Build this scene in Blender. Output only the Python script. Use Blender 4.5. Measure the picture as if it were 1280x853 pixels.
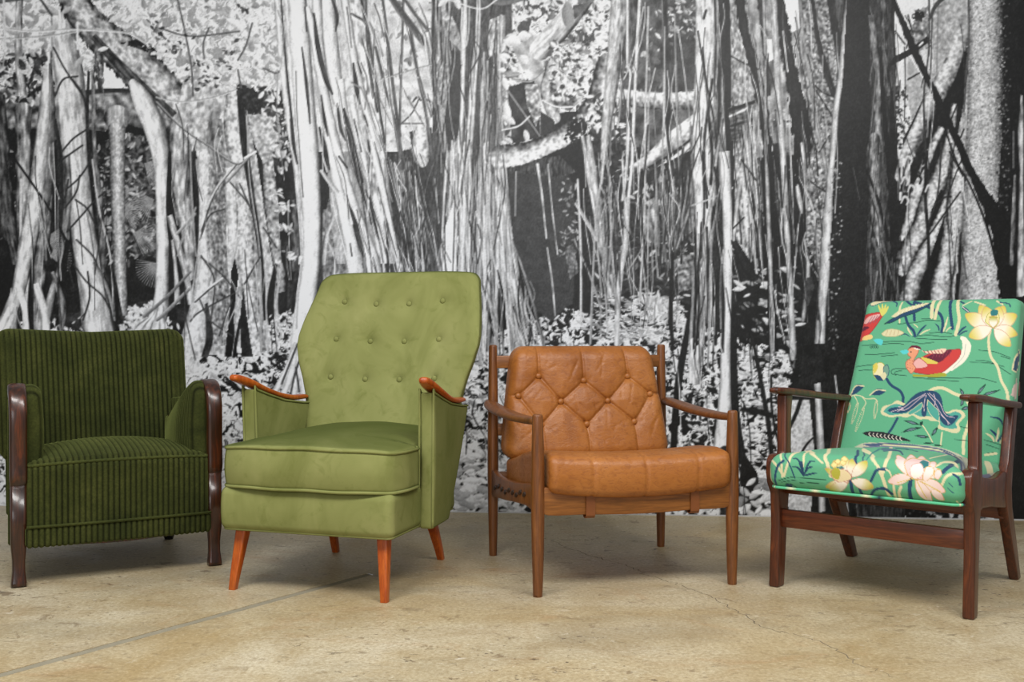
import bpy, bmesh, math
import numpy as np
from mathutils import Vector

# ---------------------------------------------------------------- camera, world, lights, exposure
sc = bpy.context.scene
for o in list(bpy.data.objects):
    bpy.data.objects.remove(o)
COL = sc.collection
CAM_H = .8245
cam = bpy.data.cameras.new('camera')
cam.sensor_width = 36
cam.lens = 36 * 1285 / 1280
cam_o = bpy.data.objects.new('camera', cam)
cam_o.location = (0, 0, CAM_H)
cam_o.rotation_euler = (math.radians(90) - math.atan(9.5 / 1285), 0, 0)
COL.objects.link(cam_o)
sc.camera = cam_o
w = bpy.data.worlds.new('room_light')
sc.world = w
w.use_nodes = True
w.node_tree.nodes['Background'].inputs[0].default_value = (.93, .97, 1, 1)
w.node_tree.nodes['Background'].inputs[1].default_value = .3
def area(name, loc, rot, sx, sy, power, col=(1, 1, 1)):
    l = bpy.data.lights.new(name, 'AREA')
    l.shape = 'RECTANGLE'; l.size = sx; l.size_y = sy; l.energy = power; l.color = col
    o = bpy.data.objects.new(name, l)
    o.location = loc; o.rotation_euler = rot
    COL.objects.link(o)
    return o
area('ceiling_light', (-1.2, 1.35, 3.1), (math.radians(16), 0, 0), 1.9, .7, 84, (1, .985, .96))
area('ceiling_light', (1.2, 1.25, 3.1), (math.radians(16), 0, 0), 1.9, .7, 84, (1, .985, .96))
area('window_light', (-1.2, -3.4, 1.9), (math.radians(80), 0, 0), 4.2, 1.8, 80, (.97, .985, 1))
sc.view_settings.view_transform = 'Standard'
sc.view_settings.look = 'None'
sc.view_settings.gamma = 1
sc.view_settings.use_curve_mapping = False
sc.view_settings.exposure = 0

# ---------------------------------------------------------------- helpers
def lin(r, g, b):
    return tuple((c / 255 / 12.92) if c / 255 <= .04045 else ((c / 255 + .055) / 1.055) ** 2.4 for c in (r, g, b))
def slin(a):
    return np.where(a <= .04045, a / 12.92, ((a + .055) / 1.055) ** 2.4)
class Mat:
    """node material builder"""
    def __init__(s, name, rough=.5, **kw):
        s.m = bpy.data.materials.new(name)
        s.m.use_nodes = True
        s.t = s.m.node_tree
        s.b = s.t.nodes['Principled BSDF']
        s.b.inputs['Roughness'].default_value = rough
        for k, v in kw.items():
            s.b.inputs[k.replace('_', ' ')].default_value = v
    def n(s, typ, ins=None, **kw):
        x = s.t.nodes.new('ShaderNode' + typ)
        for k, v in kw.items():
            setattr(x, k, v)
        for k, v in (ins or {}).items():
            if isinstance(v, bpy.types.NodeSocket):
                s.t.links.new(v, x.inputs[k])
            else:
                x.inputs[k].default_value = v
        return x
    def link(s, out, k):
        s.t.links.new(out, s.b.inputs[k])
    def coord(s, scale=(1, 1, 1), rot=(0, 0, 0)):
        tc = s.n('TexCoord')
        return s.n('Mapping', {'Vector': tc.outputs['Object'], 'Scale': scale, 'Rotation': rot}).outputs[0]
    def noise(s, vec, scale, detail=4, rough=.55, dist=0):
        return s.n('TexNoise', {'Vector': vec, 'Scale': scale, 'Detail': detail, 'Roughness': rough, 'Distortion': dist}).outputs['Fac']
    def ramp(s, fac, stops):
        x = s.n('ValToRGB', {'Fac': fac})
        el = x.color_ramp.elements
        while len(el) < len(stops):
            el.new(.5)
        for e, (p, c) in zip(el, stops):
            e.position = p
            e.color = tuple(c) + (1,) if len(c) == 3 else c
        return x.outputs['Color']
    def mix(s, fac, a, b, mode='MIX'):
        x = s.n('Mix', data_type='RGBA', blend_type=mode)
        for i, v in ((0, fac), (6, a), (7, b)):
            if isinstance(v, bpy.types.NodeSocket):
                s.t.links.new(v, x.inputs[i])
            else:
                x.inputs[i].default_value = v if i == 0 else (tuple(v) + (1,) if len(v) == 3 else v)
        return x.outputs[2]
    def bump(s, h, strength=.3, dist=.002):
        s.link(s.n('Bump', {'Height': h, 'Strength': strength, 'Distance': dist}).outputs[0], 'Normal')
def wood(name, dark, mid, light, rough, coat, axis=2, scale=1.):
    m = Mat(name, rough, Coat_Weight=coat, Coat_Roughness=.12)
    sq = [14, 14, 14]
    sq[axis] = 1.1
    v = m.coord(tuple(k * scale for k in sq))
    g = m.noise(v, 3.2, 6, .6, 1.2)
    f = m.noise(m.coord(tuple(k * 6 * scale for k in sq)), 3, 3)
    c = m.ramp(g, [(.28, dark), (.5, mid), (.74, light)])
    c = m.mix(m.ramp(f, [(.35, (.35, .35, .35)), (.6, (0, 0, 0))]), c, tuple(k * .55 for k in dark))
    m.link(c, 'Base Color')
    m.bump(f, .12, .001)
    return m.m
def empty(name, label, cat, loc, rz):
    o = bpy.data.objects.new(name, None)
    o.empty_display_size = .1
    o.location = loc; o.rotation_euler = (0, 0, rz)
    o['label'] = label; o['category'] = cat
    COL.objects.link(o)
    return o
def obj(name, v, f, mat, parent=None, smooth=True, cols=None, label=None):
    me = bpy.data.meshes.new(name)
    v = np.asarray(v, float)
    fa = np.asarray(f, dtype=object) if not isinstance(f, np.ndarray) else f
    if isinstance(f, np.ndarray) and f.ndim == 2:
        n, k = f.shape
        me.vertices.add(len(v)); me.vertices.foreach_set('co', v.ravel())
        me.loops.add(n * k); me.loops.foreach_set('vertex_index', f.ravel().astype(np.int32))
        me.polygons.add(n); me.polygons.foreach_set('loop_start', np.arange(0, n * k, k, dtype=np.int32))
        me.update(calc_edges=True)
        me.validate()
    else:
        me.from_pydata([tuple(p) for p in v], [], [tuple(int(i) for i in q) for q in f])
    me.polygons.foreach_set('use_smooth', [smooth] * len(me.polygons))
    if cols is not None:
        at = me.color_attributes.new('print', 'FLOAT_COLOR', 'POINT')
        c = np.ones((len(v), 4)); c[:, :3] = cols
        at.data.foreach_set('color', c.ravel().astype(np.float32))
    me.materials.append(mat)
    o = bpy.data.objects.new(name, me)
    if parent: o.parent = parent
    if label: o['label'] = label
    COL.objects.link(o)
    return o
def rbox(size, r, res, rk=4):
    """dense rounded box about the origin: verts, quads, normals"""
    if not hasattr(res, '__len__'): res = (res,) * 3
    A = []
    for s, q in zip(size, res):
        h = s / 2 - r
        n = max(2, int(math.ceil(2 * h / q)))
        c = h + r * np.tan(np.linspace(0, math.pi / 4, rk + 1)[1:])
        A.append(np.concatenate([-c[::-1], np.linspace(-h, h, n + 1), c]))
    N = [len(a) for a in A]
    keys, quads = [], []
    for d in range(3):
        e, f = (d + 1) % 3, (d + 2) % 3
        I, J = np.meshgrid(np.arange(N[e]), np.arange(N[f]), indexing='ij')
        for sgn in (0, N[d] - 1):
            idx = [None] * 3
            idx[d] = np.full(I.shape, sgn); idx[e] = I; idx[f] = J
            k = idx[0] + N[0] * (idx[1] + N[1] * idx[2])
            q = np.stack([k[:-1, :-1], k[1:, :-1], k[1:, 1:], k[:-1, 1:]], -1).reshape(-1, 4)
            quads.append(q if sgn else q[:, ::-1])
    q = np.concatenate(quads)
    u, inv = np.unique(q.ravel(), return_inverse=True)
    q = inv.reshape(-1, 4)
    P = np.stack([A[0][u % N[0]], A[1][(u // N[0]) % N[1]], A[2][u // (N[0] * N[1])]], -1)
    h = np.array(size) / 2 - r
    inner = np.clip(P, -h, h)
    nrm = P - inner
    nrm /= np.linalg.norm(nrm, axis=1, keepdims=True)
    return inner + nrm * r, q, nrm
def loop_on(size, r, z, n=12):
    """horizontal loop round an rbox at height z (returns pts on its surface)"""
    hx, hy, hz = size[0] / 2 - r, size[1] / 2 - r, size[2] / 2 - r
    over = max(0, abs(z) - hz)
    rr = math.sqrt(max(r * r - over * over, 0))
    out = []
    for cx, cy, a0 in ((hx, hy, 0), (-hx, hy, 90), (-hx, -hy, 180), (hx, -hy, 270)):
        for k in range(n + 1):
            a = math.radians(a0 + 90 * k / n)
            out.append((cx + rr * math.cos(a), cy + rr * math.sin(a), z))
    out = np.array(out)
    res = []
    for a, b in zip(out, np.roll(out, -1, 0)):
        m = max(1, int(np.linalg.norm(b - a) / .02))
        for k in range(m):
            res.append(a + (b - a) * k / m)
    return np.array(res)
def skin(rings, closed=False, caps=True):
    n = len(rings[0]); m = len(rings)
    v = np.concatenate(rings)
    f = []
    for i in range(m if closed else m - 1):
        a, b = i * n, ((i + 1) % m) * n
        for j in range(n):
            k = (j + 1) % n
            f.append((a + j, a + k, b + k, b + j))
    if caps and not closed:
        f.append(tuple(range(n - 1, -1, -1)))
        f.append(tuple(range((m - 1) * n, m * n)))
    return v, f
def sweep(path, halfs, up=(0, 0, 1), p=2., n=16, cap=0., closed=False, sub=0):
    """superellipse section along a path; halfs: (lateral, vertical) per point"""
    P = np.array(path, float)
    Hf = np.array(halfs, float)
    if Hf.ndim == 1: Hf = np.tile(Hf, (len(P), 1))
    if sub:
        q = catmull(np.hstack([P, Hf]), sub)
        P, Hf = q[:, :3], q[:, 3:]
    T = np.gradient(P, axis=0) if not closed else np.roll(P, -1, 0) - np.roll(P, 1, 0)
    T /= np.linalg.norm(T, axis=1, keepdims=True)
    if cap:
        C, Hh, Tt = [], [], []
        for e in (0, -1):
            s = -1 if e == 0 else 1
            L = [(P[e] + s * T[e] * cap * math.sin(t), Hf[e] - cap * (1 - math.cos(t)) * .98, T[e]) for t in (math.radians(25), math.radians(50), math.radians(70), math.radians(88))]
            if e == 0: L = L[::-1]
            C.append([l[0] for l in L]); Hh.append([np.maximum(l[1], 5e-4) for l in L]); Tt.append([l[2] for l in L])
        P = np.vstack([C[0], P, C[1]]); Hf = np.vstack([Hh[0], Hf, Hh[1]]); T = np.vstack([Tt[0], T, Tt[1]])
    U = np.array(up, float)
    a = np.arange(n) / n * 2 * math.pi
    cs = np.sign(np.cos(a)) * np.abs(np.cos(a)) ** (2 / p)
    sn = np.sign(np.sin(a)) * np.abs(np.sin(a)) ** (2 / p)
    rings = []
    for c, h, t in zip(P, Hf, T):
        l = np.cross(t, U); l /= np.linalg.norm(l)
        v = np.cross(l, t)
        rings.append(c + np.outer(cs * h[0], l) + np.outer(sn * h[1], v))
    return skin(rings, closed)
def tube(path, r, n=8, closed=False):
    P = np.array(path, float)
    T = (np.roll(P, -1, 0) - np.roll(P, 1, 0)) if closed else np.gradient(P, axis=0)
    T /= np.linalg.norm(T, axis=1, keepdims=True) + 1e-9
    rings = []
    l = None
    for c, t in zip(P, T):
        if l is None:
            l = np.cross(t, (0, 0, 1.) if abs(t[2]) < .9 else (1., 0, 0))
        l = l - t * (l @ t); l /= np.linalg.norm(l)
        v = np.cross(t, l)
        a = np.arange(n) / n * 2 * math.pi
        rings.append(c + r * (np.outer(np.cos(a), l) + np.outer(np.sin(a), v)))
    return skin(rings, closed)
def prism(name, pts, axis, a, b, mat, parent, bev=.004, seg=2):
    """outline extruded along an axis, edges rounded; pts in the two other axes (cyclic order x>yz, y>xz, z>xy)"""
    bm = bmesh.new()
    def put(p, t):
        return {'x': (t, p[0], p[1]), 'y': (p[0], t, p[1]), 'z': (p[0], p[1], t)}[axis]
    vs = [bm.verts.new(put(p, a)) for p in pts]
    f = bm.faces.new(vs)
    r = bmesh.ops.extrude_face_region(bm, geom=[f])
    d = Vector(put((0, 0), b - a))
    bmesh.ops.translate(bm, verts=[e for e in r['geom'] if isinstance(e, bmesh.types.BMVert)], vec=d)
    bmesh.ops.recalc_face_normals(bm, faces=bm.faces)
    if bev:
        ed = [e for e in bm.edges if e.calc_face_angle(0) > .5]
        bmesh.ops.bevel(bm, geom=ed, offset=bev, segments=seg, profile=.5, affect='EDGES', clamp_overlap=True)
    me = bpy.data.meshes.new(name)
    bm.to_mesh(me); bm.free()
    for p in me.polygons: p.use_smooth = True
    me.set_sharp_from_angle(angle=math.radians(40))
    me.materials.append(mat)
    o = bpy.data.objects.new(name, me)
    o.parent = parent
    COL.objects.link(o)
    return o
def dome(rad, h, n=14, m=6):
    """upholstery button facing -y"""
    rings = [np.array([(rad * math.cos(t) * math.cos(a), -h * math.sin(t), rad * math.cos(t) * math.sin(a)) for a in np.arange(n) / n * 2 * math.pi]) for t in np.linspace(-.6, 1.5, m)]
    return skin(rings)
def smooth_poly(pts, n=6):
    q = catmull(list(pts) + [pts[0]], n)
    return [tuple(p) for p in q[:-1]]
def seg_dist(x, z, a, b):
    d = np.array(b) - np.array(a)
    t = np.clip(((x - a[0]) * d[0] + (z - a[1]) * d[1]) / (d @ d), 0, 1)
    return np.hypot(x - a[0] - t * d[0], z - a[1] - t * d[1])
G = lambda d, s: np.exp(-(d / s) ** 2)
ip = lambda x, tab: np.interp(x, [t[0] for t in tab], [t[1] for t in tab])
# ---------------------------------------------------------------- print painter
RNG = np.random.default_rng(7)
def _smooth(a, k):
    for ax in (0, 1):
        c = a.copy()
        for i in range(1, k + 1):
            c = c + np.roll(a, i, ax) + np.roll(a, -i, ax)
        a = c / (2 * k + 1)
    return a
def _field(k):
    a = RNG.random((512, 512))
    for _ in range(2):
        a = _smooth(a, k)
    a = a - a.mean()
    return np.clip(a / (a.std() * 2.2), -1, 1)
NF = [RNG.random((512, 512)) * 2 - 1, _field(1), _field(3), _field(9)]
def nz(k, x, y):
    return NF[k][np.asarray(y).astype(int) % 512, np.asarray(x).astype(int) % 512]
def catmull(pts, n=8):
    p = np.array(pts, float)
    if len(p) < 3:
        t = np.linspace(0, 1, n + 1)[:, None]
        return p[0] * (1 - t) + p[-1] * t
    q = np.vstack([2 * p[0] - p[1], p, 2 * p[-1] - p[-2]])
    out = []
    for i in range(len(p) - 1):
        a, b, c, d = q[i:i + 4]
        for t in np.arange(n) / n:
            out.append(.5 * (2 * b + (c - a) * t + (2 * a - 5 * b + 4 * c - d) * t * t + (3 * b - a - 3 * c + d) * t ** 3))
    out.append(p[-1])
    return np.array(out)
class Canvas:
    """a print, painted in image-pixel units; channels 1 (grey) or 3"""
    def __init__(s, x0, y0, x1, y1, sc, ch, base):
        s.x0, s.y0, s.sc = x0, y0, sc
        s.W, s.H = int((x1 - x0) * sc), int((y1 - y0) * sc)
        s.a = np.ones((s.H, s.W, ch)) * np.array(base)
    def box(s, xa, ya, xb, yb):
        i0, i1 = max(0, int((xa - s.x0) * s.sc) - 1), min(s.W, int((xb - s.x0) * s.sc) + 2)
        j0, j1 = max(0, int((ya - s.y0) * s.sc) - 1), min(s.H, int((yb - s.y0) * s.sc) + 2)
        if i0 >= i1 or j0 >= j1:
            return None
        X, Y = np.meshgrid((np.arange(i0, i1) + .5) / s.sc + s.x0, (np.arange(j0, j1) + .5) / s.sc + s.y0)
        return slice(j0, j1), slice(i0, i1), X, Y
    def put(s, js, is_, m, col):
        s.a[js, is_] = s.a[js, is_] * (1 - m[..., None]) + col * m[..., None]
    def poly(s, pts, col, tex=0, k=2, st=(1, 1), alpha=1, soft=None):
        p = np.array(pts, float)
        b = s.box(p[:, 0].min(), p[:, 1].min(), p[:, 0].max(), p[:, 1].max())
        if b is None: return
        js, is_, X, Y = b
        m = np.zeros(X.shape, bool)
        Xw = X + (nz(2, X * 3, Y * 3) * soft if soft else 0)
        Yw = Y + (nz(2, X * 3 + 99, Y * 3 + 50) * soft if soft else 0)
        for (xa, ya), (xb, yb) in zip(p, np.roll(p, -1, 0)):
            if ya == yb: continue
            m ^= ((ya > Yw) != (yb > Yw)) & (Xw < (xb - xa) * (Yw - ya) / (yb - ya) + xa)
        c = np.ones(X.shape)[..., None] * np.array(col, float)
        if tex:
            c = c + (tex * nz(k, X * st[0], Y * st[1]))[..., None]
        s.put(js, is_, m * alpha, c)
    def stroke(s, pts, prof, tex=0, st=(1.6, .35), k=2, alpha=1, edge=0, n=8, taper=False, rag=0):
        """pts: (x, y, width); prof: tones across the stroke, left to right for a stroke going down"""
        q = catmull(pts, n)
        if q.shape[1] == 2:
            q = np.hstack([q, np.full((len(q), 1), 2.)])
        if taper:
            q[:, 2] *= np.sin(np.linspace(.12, 1, len(q)) * math.pi * .93) ** .6
        w = q[:, 2].max() / 2 + 2
        b = s.box(q[:, 0].min() - w, q[:, 1].min() - w, q[:, 0].max() + w, q[:, 1].max() + w)
        if b is None: return
        js, is_, X, Y = b
        D = np.full(X.shape, 9.); S = np.zeros(X.shape); U = np.zeros(X.shape); HW = np.ones(X.shape)
        u = 0
        flat = q[:, 2].max() > 7
        last = (q[-1, 0], q[-1, 1])
        ja, ia = js.start, is_.start
        for (xa, ya, wa), (xb, yb, wb) in zip(q[:-1], q[1:]):
            dx, dy = xb - xa, yb - ya
            L = math.hypot(dx, dy)
            if L < 1e-6: continue
            m = max(wa, wb) / 2 + 2
            bb = s.box(min(xa, xb) - m, min(ya, yb) - m, max(xa, xb) + m, max(ya, yb) + m)
            if bb is not None:
                J, I, x, y = bb
                J = slice(J.start - ja, J.stop - ja); I = slice(I.start - ia, I.stop - ia)
                if J.start >= 0 and I.start >= 0 and J.stop <= X.shape[0] and I.stop <= X.shape[1]:
                    t0 = ((x - xa) * dx + (y - ya) * dy) / (L * L)
                    t = np.clip(t0, 0, 1)
                    hw = np.maximum((wa + (wb - wa) * t) / 2, .35)
                    ex, ey = x - xa - t * dx, y - ya - t * dy
                    d = np.hypot(ex, ey) / hw
                    sg = (ex * dy - ey * dx) / L / hw
                    if flat and u == 0: d = np.where(t0 < -.5 / L, 9, d)
                    if flat and last is not None and (xb, yb) == last: d = np.where(t0 > 1 + .5 / L, 9, d)
                    g = d < D[J, I]
                    D[J, I] = np.where(g, d, D[J, I]); S[J, I] = np.where(g, sg, S[J, I])
                    U[J, I] = np.where(g, u + t * L, U[J, I]); HW[J, I] = np.where(g, hw, HW[J, I])
            u += L
        prof = np.array(prof, float)
        if prof.ndim == 1 and s.a.shape[2] == 1:
            prof = prof[:, None]
        elif prof.ndim == 1:
            prof = prof[None, :]
        xs = np.linspace(-1, 1, len(prof)) if len(prof) > 1 else np.array([0.])
        c = np.stack([np.interp(S, xs, prof[:, i]) for i in range(prof.shape[1])], -1)
        if tex:
            off = q[0, 0] * 7
            c = c + (tex * nz(k, S * HW * st[0] * 2 + off + 200, U * st[1] * 2))[..., None]
            c = c + (.5 * tex * nz(3, X * 5 + off, Y * 3))[..., None]
        if not edge and q[:, 2].max() > 10 and s.a.shape[2] == 1: edge = .16
        if edge:
            c = c - edge * np.clip((np.abs(S) - .7) / .3, 0, 1)[..., None]
        if rag:
            D = D * (1 + rag * nz(1, X * 1.5, Y * .6))
        m = np.clip((1 - D) * HW * s.sc + .5, 0, 1) * alpha
        s.put(js, is_, m, c)
    def leaf(s, x, y, l, w, ang, col, vein=None):
        r = l / 2 + 1; b = s.box(x - r, y - r, x + r, y + r)
        if b is None: return
        js, is_, X, Y = b
        ca, sa = math.cos(ang), math.sin(ang)
        a = ((X - x) * ca + (Y - y) * sa) / (l / 2)
        d = (-(X - x) * sa + (Y - y) * ca) / (w / 2)
        e = np.abs(d) - np.clip(1 - a * a, 0, 1) ** .8
        m = np.clip(-e * w / 2 * s.sc + .4, 0, 1) * (np.abs(a) < 1)
        s.put(js, is_, m, np.array(col, float) * np.ones(X.shape)[..., None] * (1 - .25 * np.clip(d, 0, 1))[..., None])
    def litter(s, pts, thr=0., fx=2.2, fy=3., lo=.1, hi=.9, soft=5):
        """dead leaves: ragged light flakes over dark gaps"""
        p = np.array(pts, float)
        b = s.box(p[:, 0].min(), p[:, 1].min(), p[:, 0].max(), p[:, 1].max())
        js, is_, X, Y = b
        m = np.zeros(X.shape, bool)
        Xw = X + nz(3, X * 4, Y * 4) * soft; Yw = Y + nz(3, X * 4 + 77, Y * 4 + 31) * soft
        for (xa, ya), (xb, yb) in zip(p, np.roll(p, -1, 0)):
            if ya == yb: continue
            m ^= ((ya > Yw) != (yb > Yw)) & (Xw < (xb - xa) * (Yw - ya) / (yb - ya) + xa)
        wx, wy = X + nz(3, X * 3, Y * 3) * 9, Y + nz(3, X * 3 + 200, Y * 3 + 90) * 9
        n = nz(2, wx * fx * .5, wy * fy * .5) + .6 * nz(2, (wx + wy) * fx * .8 + 40, (wy - wx * .4) * fy * .8 + 300) + .35 * nz(1, wx * 2, wy * 2)
        t = np.clip((n - thr) * 3 + .5, 0, 1)
        c = lo + (hi - lo) * t - .22 * t * np.clip(nz(2, wx * fx + 150, wy * fy + 11), 0, 1)
        s.put(js, is_, m * 1., c[..., None])
    def scatter(s, pts, n, l, w, tones, ang=(0, 3.14), jit=.06):
        p = np.array(pts, float)
        lo, hi = p.min(0), p.max(0)
        k = 0
        while k < n:
            x, y = RNG.uniform(lo[0], hi[0]), RNG.uniform(lo[1], hi[1])
            ins = False
            for (xa, ya), (xb, yb) in zip(p, np.roll(p, -1, 0)):
                if (ya > y) != (yb > y) and x < (xb - xa) * (y - ya) / (yb - ya) + xa:
                    ins = not ins
            k += 1
            if ins:
                t = tones[RNG.integers(len(tones))] + RNG.uniform(-jit, jit)
                ll = RNG.uniform(*l)
                s.leaf(x, y, ll, ll * RNG.uniform(*w), RNG.uniform(*ang), [t])
# ---------------------------------------------------------------- the banyan wallpaper print
def paint_mural():
    c = Canvas(-330, -160, 1610, 672, 1.0, 1, [.12])  # canvas and strokes are laid out in image pixels
    P, S, F = c.poly, c.stroke, c.scatter
    W3 = [.78, .95, .93, .62]           # lit root
    G3 = [.62, .74, .62, .34]           # grey trunk
    def vines(x0, x1, ya, yb, n, tone, w=(1, 2.4), lean=0, wob=6, fan=0):
        for _ in range(n):
            x = RNG.uniform(x0, x1); t = RNG.choice(tone) + RNG.uniform(-.06, .06)
            a, b = ya + RNG.uniform(-15, 15), yb + RNG.uniform(-30, 30)
            f = fan * ((x - x0) / (x1 - x0) - .5) * 2
            m = [(x + (lean + f) * q + RNG.uniform(-wob, wob) * .5, a + (b - a) * q, RNG.uniform(*w)) for q in (0, .33, .66, 1)]
            S(m, [t, t * .9], tex=.12)
    def tangle(x0, x1, y0, y1, n, tone, lean=0., ln=(60, 160), w=(.7, 1.5), curl=4):
        for _ in range(int(n * .27)):
            x, y, l = RNG.uniform(x0, x1), RNG.uniform(y0, y1), RNG.uniform(*ln)
            l = min(l, y1 + 20 - y); t = RNG.choice(tone); sl = lean + RNG.normal(0, .07)
            S([(x + sl * l * q + RNG.normal(0, curl) * (q > 0), y + l * q, RNG.uniform(*w)) for q in (0, .4, 1)], [t, t * .85], n=4)
    R = lambda a, b, d, e: [(a, b), (d, b), (d, e), (a, e)]
    WH = [.95, .9, .85, .8]; BK = [.08, .12, .2]; MX = [.9, .8, .6, .4, .25, .15]
    # ---- leafy, sunlit canopy along the top
    c.litter(R(-330, -160, 380, 115), -.35, 1.9, 1.9, .6, .9)
    F(R(-330, -160, 380, 125), 1000, (7, 18), (.35, .6), [.95, .9, .84, .78, .68, .6])
    F(R(-330, -160, 380, 125), 110, (4, 11), (.3, .6), [.3, .4, .5])
    P(R(380, -160, 560, 190), .82, .14, 2)
    F(R(430, -160, 545, 185), 260, (4, 11), (.3, .6), [.95, .85, .6, .5, .7])
    P(R(620, -160, 775, 140), .8, .2, 2)
    c.litter(R(622, -160, 860, 140), -.25, 1.8, 1.8, .3, .93); F(R(620, -160, 800, 140), 450, (5, 14), (.35, .65), [.95, .9, .85, .6, .3])
    P(R(775, -160, 875, 420), .3, .16, 2)
    F(R(640, -160, 880, 130), 450, (4, 11), (.35, .65), [.9, .8, .55, .35, .25])
    P(R(900, -160, 1040, 200), .56, .3, 2, (1.4, .7))
    P(R(1110, -160, 1210, 200), .86, .08, 2)
    F(R(1112, 105, 1140, 185), 220, (3, 8), (.4, .7), [.95, .8, .25, .15])
    P(R(1290, -160, 1610, 400), .35, .25, 2)
    F(R(1290, -160, 1610, 250), 500, (5, 14), (.35, .65), [.95, .85, .6, .3])
    # ---- left: mid-tone leaves, dark depth, ferns
    P(R(-330, 105, 75, 210), .46, .3, 2)
    F(R(-330, 60, 75, 150), 420, (6, 15), (.3, .55), [.9, .75, .6, .35, .2])
    P(R(-330, 175, 380, 400), .1, .05, 2)
    F(R(-330, 180, 60, 300), 380, (5, 14), (.25, .5), [.5, .35, .25, .6])
    P([(0, 330), (24, 300), (30, 395), (0, 395)], .08)
    P([(158, 160), (200, 160), (202, 320), (156, 320)], .24, .2, 1)
    F([(120, 165), (200, 165), (203, 330), (118, 330)], 420, (5, 13), (.25, .5), [.75, .6, .5, .35, .2])
    for fx, fy, aa in [(152, 262, 0), (168, 292, .2), (192, 250, 2.8), (196, 330, 2.6), (64, 320, -.3), (60, 296, .2), (182, 205, .4)]:
        for i in range(15):
            S([(fx, fy, 1.4), (fx + 26 * math.cos(aa + (i - 7) * .13), fy + 26 * math.sin(aa + (i - 7) * .13) + 4, .8)], [.7, .5])
    P([(108, 60), (122, 66), (148, 84), (168, 104), (168, 113), (128, 113), (127, 80)], .94, .04)
    # ---- forest floor of dead leaves
    P([(-330, 398), (40, 395), (130, 388), (200, 372), (300, 430), (385, 400), (385, 690), (-330, 690)], .16, .08)
    F(R(-330, 396, 240, 460), 300, (5, 13), (.35, .6), WH + [.6])
    F([(140, 390), (200, 376), (215, 412), (130, 415)], 260, (4, 9), (.4, .7), WH + [.6])
    P([(225, 445), (380, 432), (380, 690), (-330, 690), (-330, 460)], .1, .05)
    c.litter([(-330, 400), (30, 398), (225, 442), (300, 432), (385, 420), (385, 680), (-330, 680)], -.3, 1.5, 2.4); F([(-330, 455), (225, 440), (385, 425), (385, 660), (-330, 660)], 900, (6, 13), (.3, .55), [.95, .9, .84], (-.6, .9))
    P(R(380, 330, 1620, 690), .09, .04)
    c.litter([(640, 405), (700, 385), (770, 400), (800, 368), (850, 390), (905, 420), (990, 440), (985, 560), (1000, 650), (1620, 650), (1620, 680), (380, 680), (380, 450), (600, 440)], -.02, 1.7, 2.2, .08, .92); F([(640, 405), (700, 380), (770, 395), (800, 360), (850, 385), (905, 420), (905, 660), (560, 660), (560, 470)], 1100, (5, 14), (.2, .4), [.93, .88, .8, .7], (-.9, .9))
    F(R(380, 470, 640, 660), 300, (6, 16), (.3, .55), [.9, .86, .8, .6, .3], (-.6, .9))
    F(R(560, 560, 640, 650), 130, (10, 20), (.4, .6), [.9, .86, .7], (-.4, .8))
    F([(905, 430), (990, 440), (985, 560), (1000, 645), (905, 645)], 420, (5, 14), (.25, .45), [.9, .86, .8, .5], (-.5, .6))
    c.litter(R(1000, 470, 1620, 680), .2, 1.6, 2.4, .08, .8); F(R(1000, 470, 1620, 660), 300, (5, 14), (.25, .45), [.85, .7, .5, .3], (-.5, .6))
    # ---- left beam and trunks
    P([(-330, 118), (-20, 118), (8, 122), (50, 130), (62, 165), (36, 158), (24, 176), (0, 168), (-330, 175)], .42, .3, 2, (1.4, 1.4), soft=4); P([(-330, 172), (60, 160), (60, 182), (-330, 188)], .1, .05, soft=3)
    P([(108, 114), (140, 111), (168, 113), (190, 165), (160, 157), (152, 148), (132, 166), (108, 165)], .45, .3, 2, (1.5, 1.5), soft=2); P([(108, 162), (132, 165), (150, 149), (160, 156), (190, 164), (190, 172), (160, 166), (134, 176), (108, 176)], .08)
    S([(100, 118, 7), (130, 114, 6), (165, 114, 5)], [.2, .15])
    F(R(0, 70, 60, 130), 120, (6, 14), (.3, .5), [.85, .6, .2, .15])
    S([(26, -10, 9), (24, 60, 9), (29, 120, 12)], G3, .25)
    S([(30, 135, 22), (30, 170, 19), (29, 230, 18), (31, 330, 16), (33, 380, 18)], [.3, .5, .66, .4], .25, edge=.15)
    S([(27, 225, 3), (26, 330, 3)], [.8]); S([(0, 120, 14), (8, 260, 22), (22, 330, 12)], [.2, .32, .2], .2)
    S([(60, 210, 10), (58, 270, 16), (50, 340, 16), (47, 420, 16)], [.35, .6, .5, .25], .25)
    S([(80, 190, 8), (84, 260, 12), (80, 320, 10), (66, 365, 10), (58, 400, 14)], [.5, .7, .5, .2], .2)
    S([(66, 340, 5), (78, 380, 9), (76, 420, 5)], [.5, .6, .2], .2)
    S([(62, 66, 7), (59, 120, 15), (53, 190, 20), (44, 260, 23), (34, 310, 22), (24, 360, 18), (14, 392, 22), (2, 430, 30)], [.55, .84, .92, .7, .3], .18)
    S([(64, 80, 4), (66, 150, 8), (60, 240, 10), (52, 290, 6)], [.6, .45, .3], .15)
    S([(24, 360, 9), (32, 390, 9), (33, 425, 10)], W3, .15); S([(45, 355, 9), (56, 390, 10), (58, 420, 10)], W3, .15)
    S([(16, 380, 8), (6, 400, 8), (-8, 425, 9)], W3, .15)
    S([(40, 340, 4), (38, 380, 7), (40, 420, 5)], [.1]); S([(22, 385, 3), (24, 420, 6)], [.15])
    S([(78, 20, 26), (82, 60, 33), (88, 100, 37), (92, 160, 37), (100, 230, 31), (107, 300, 33), (117, 360, 37), (126, 425, 44)], [.6, .84, .88, .8, .66, .42], .17, (1.8, .3))
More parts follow.
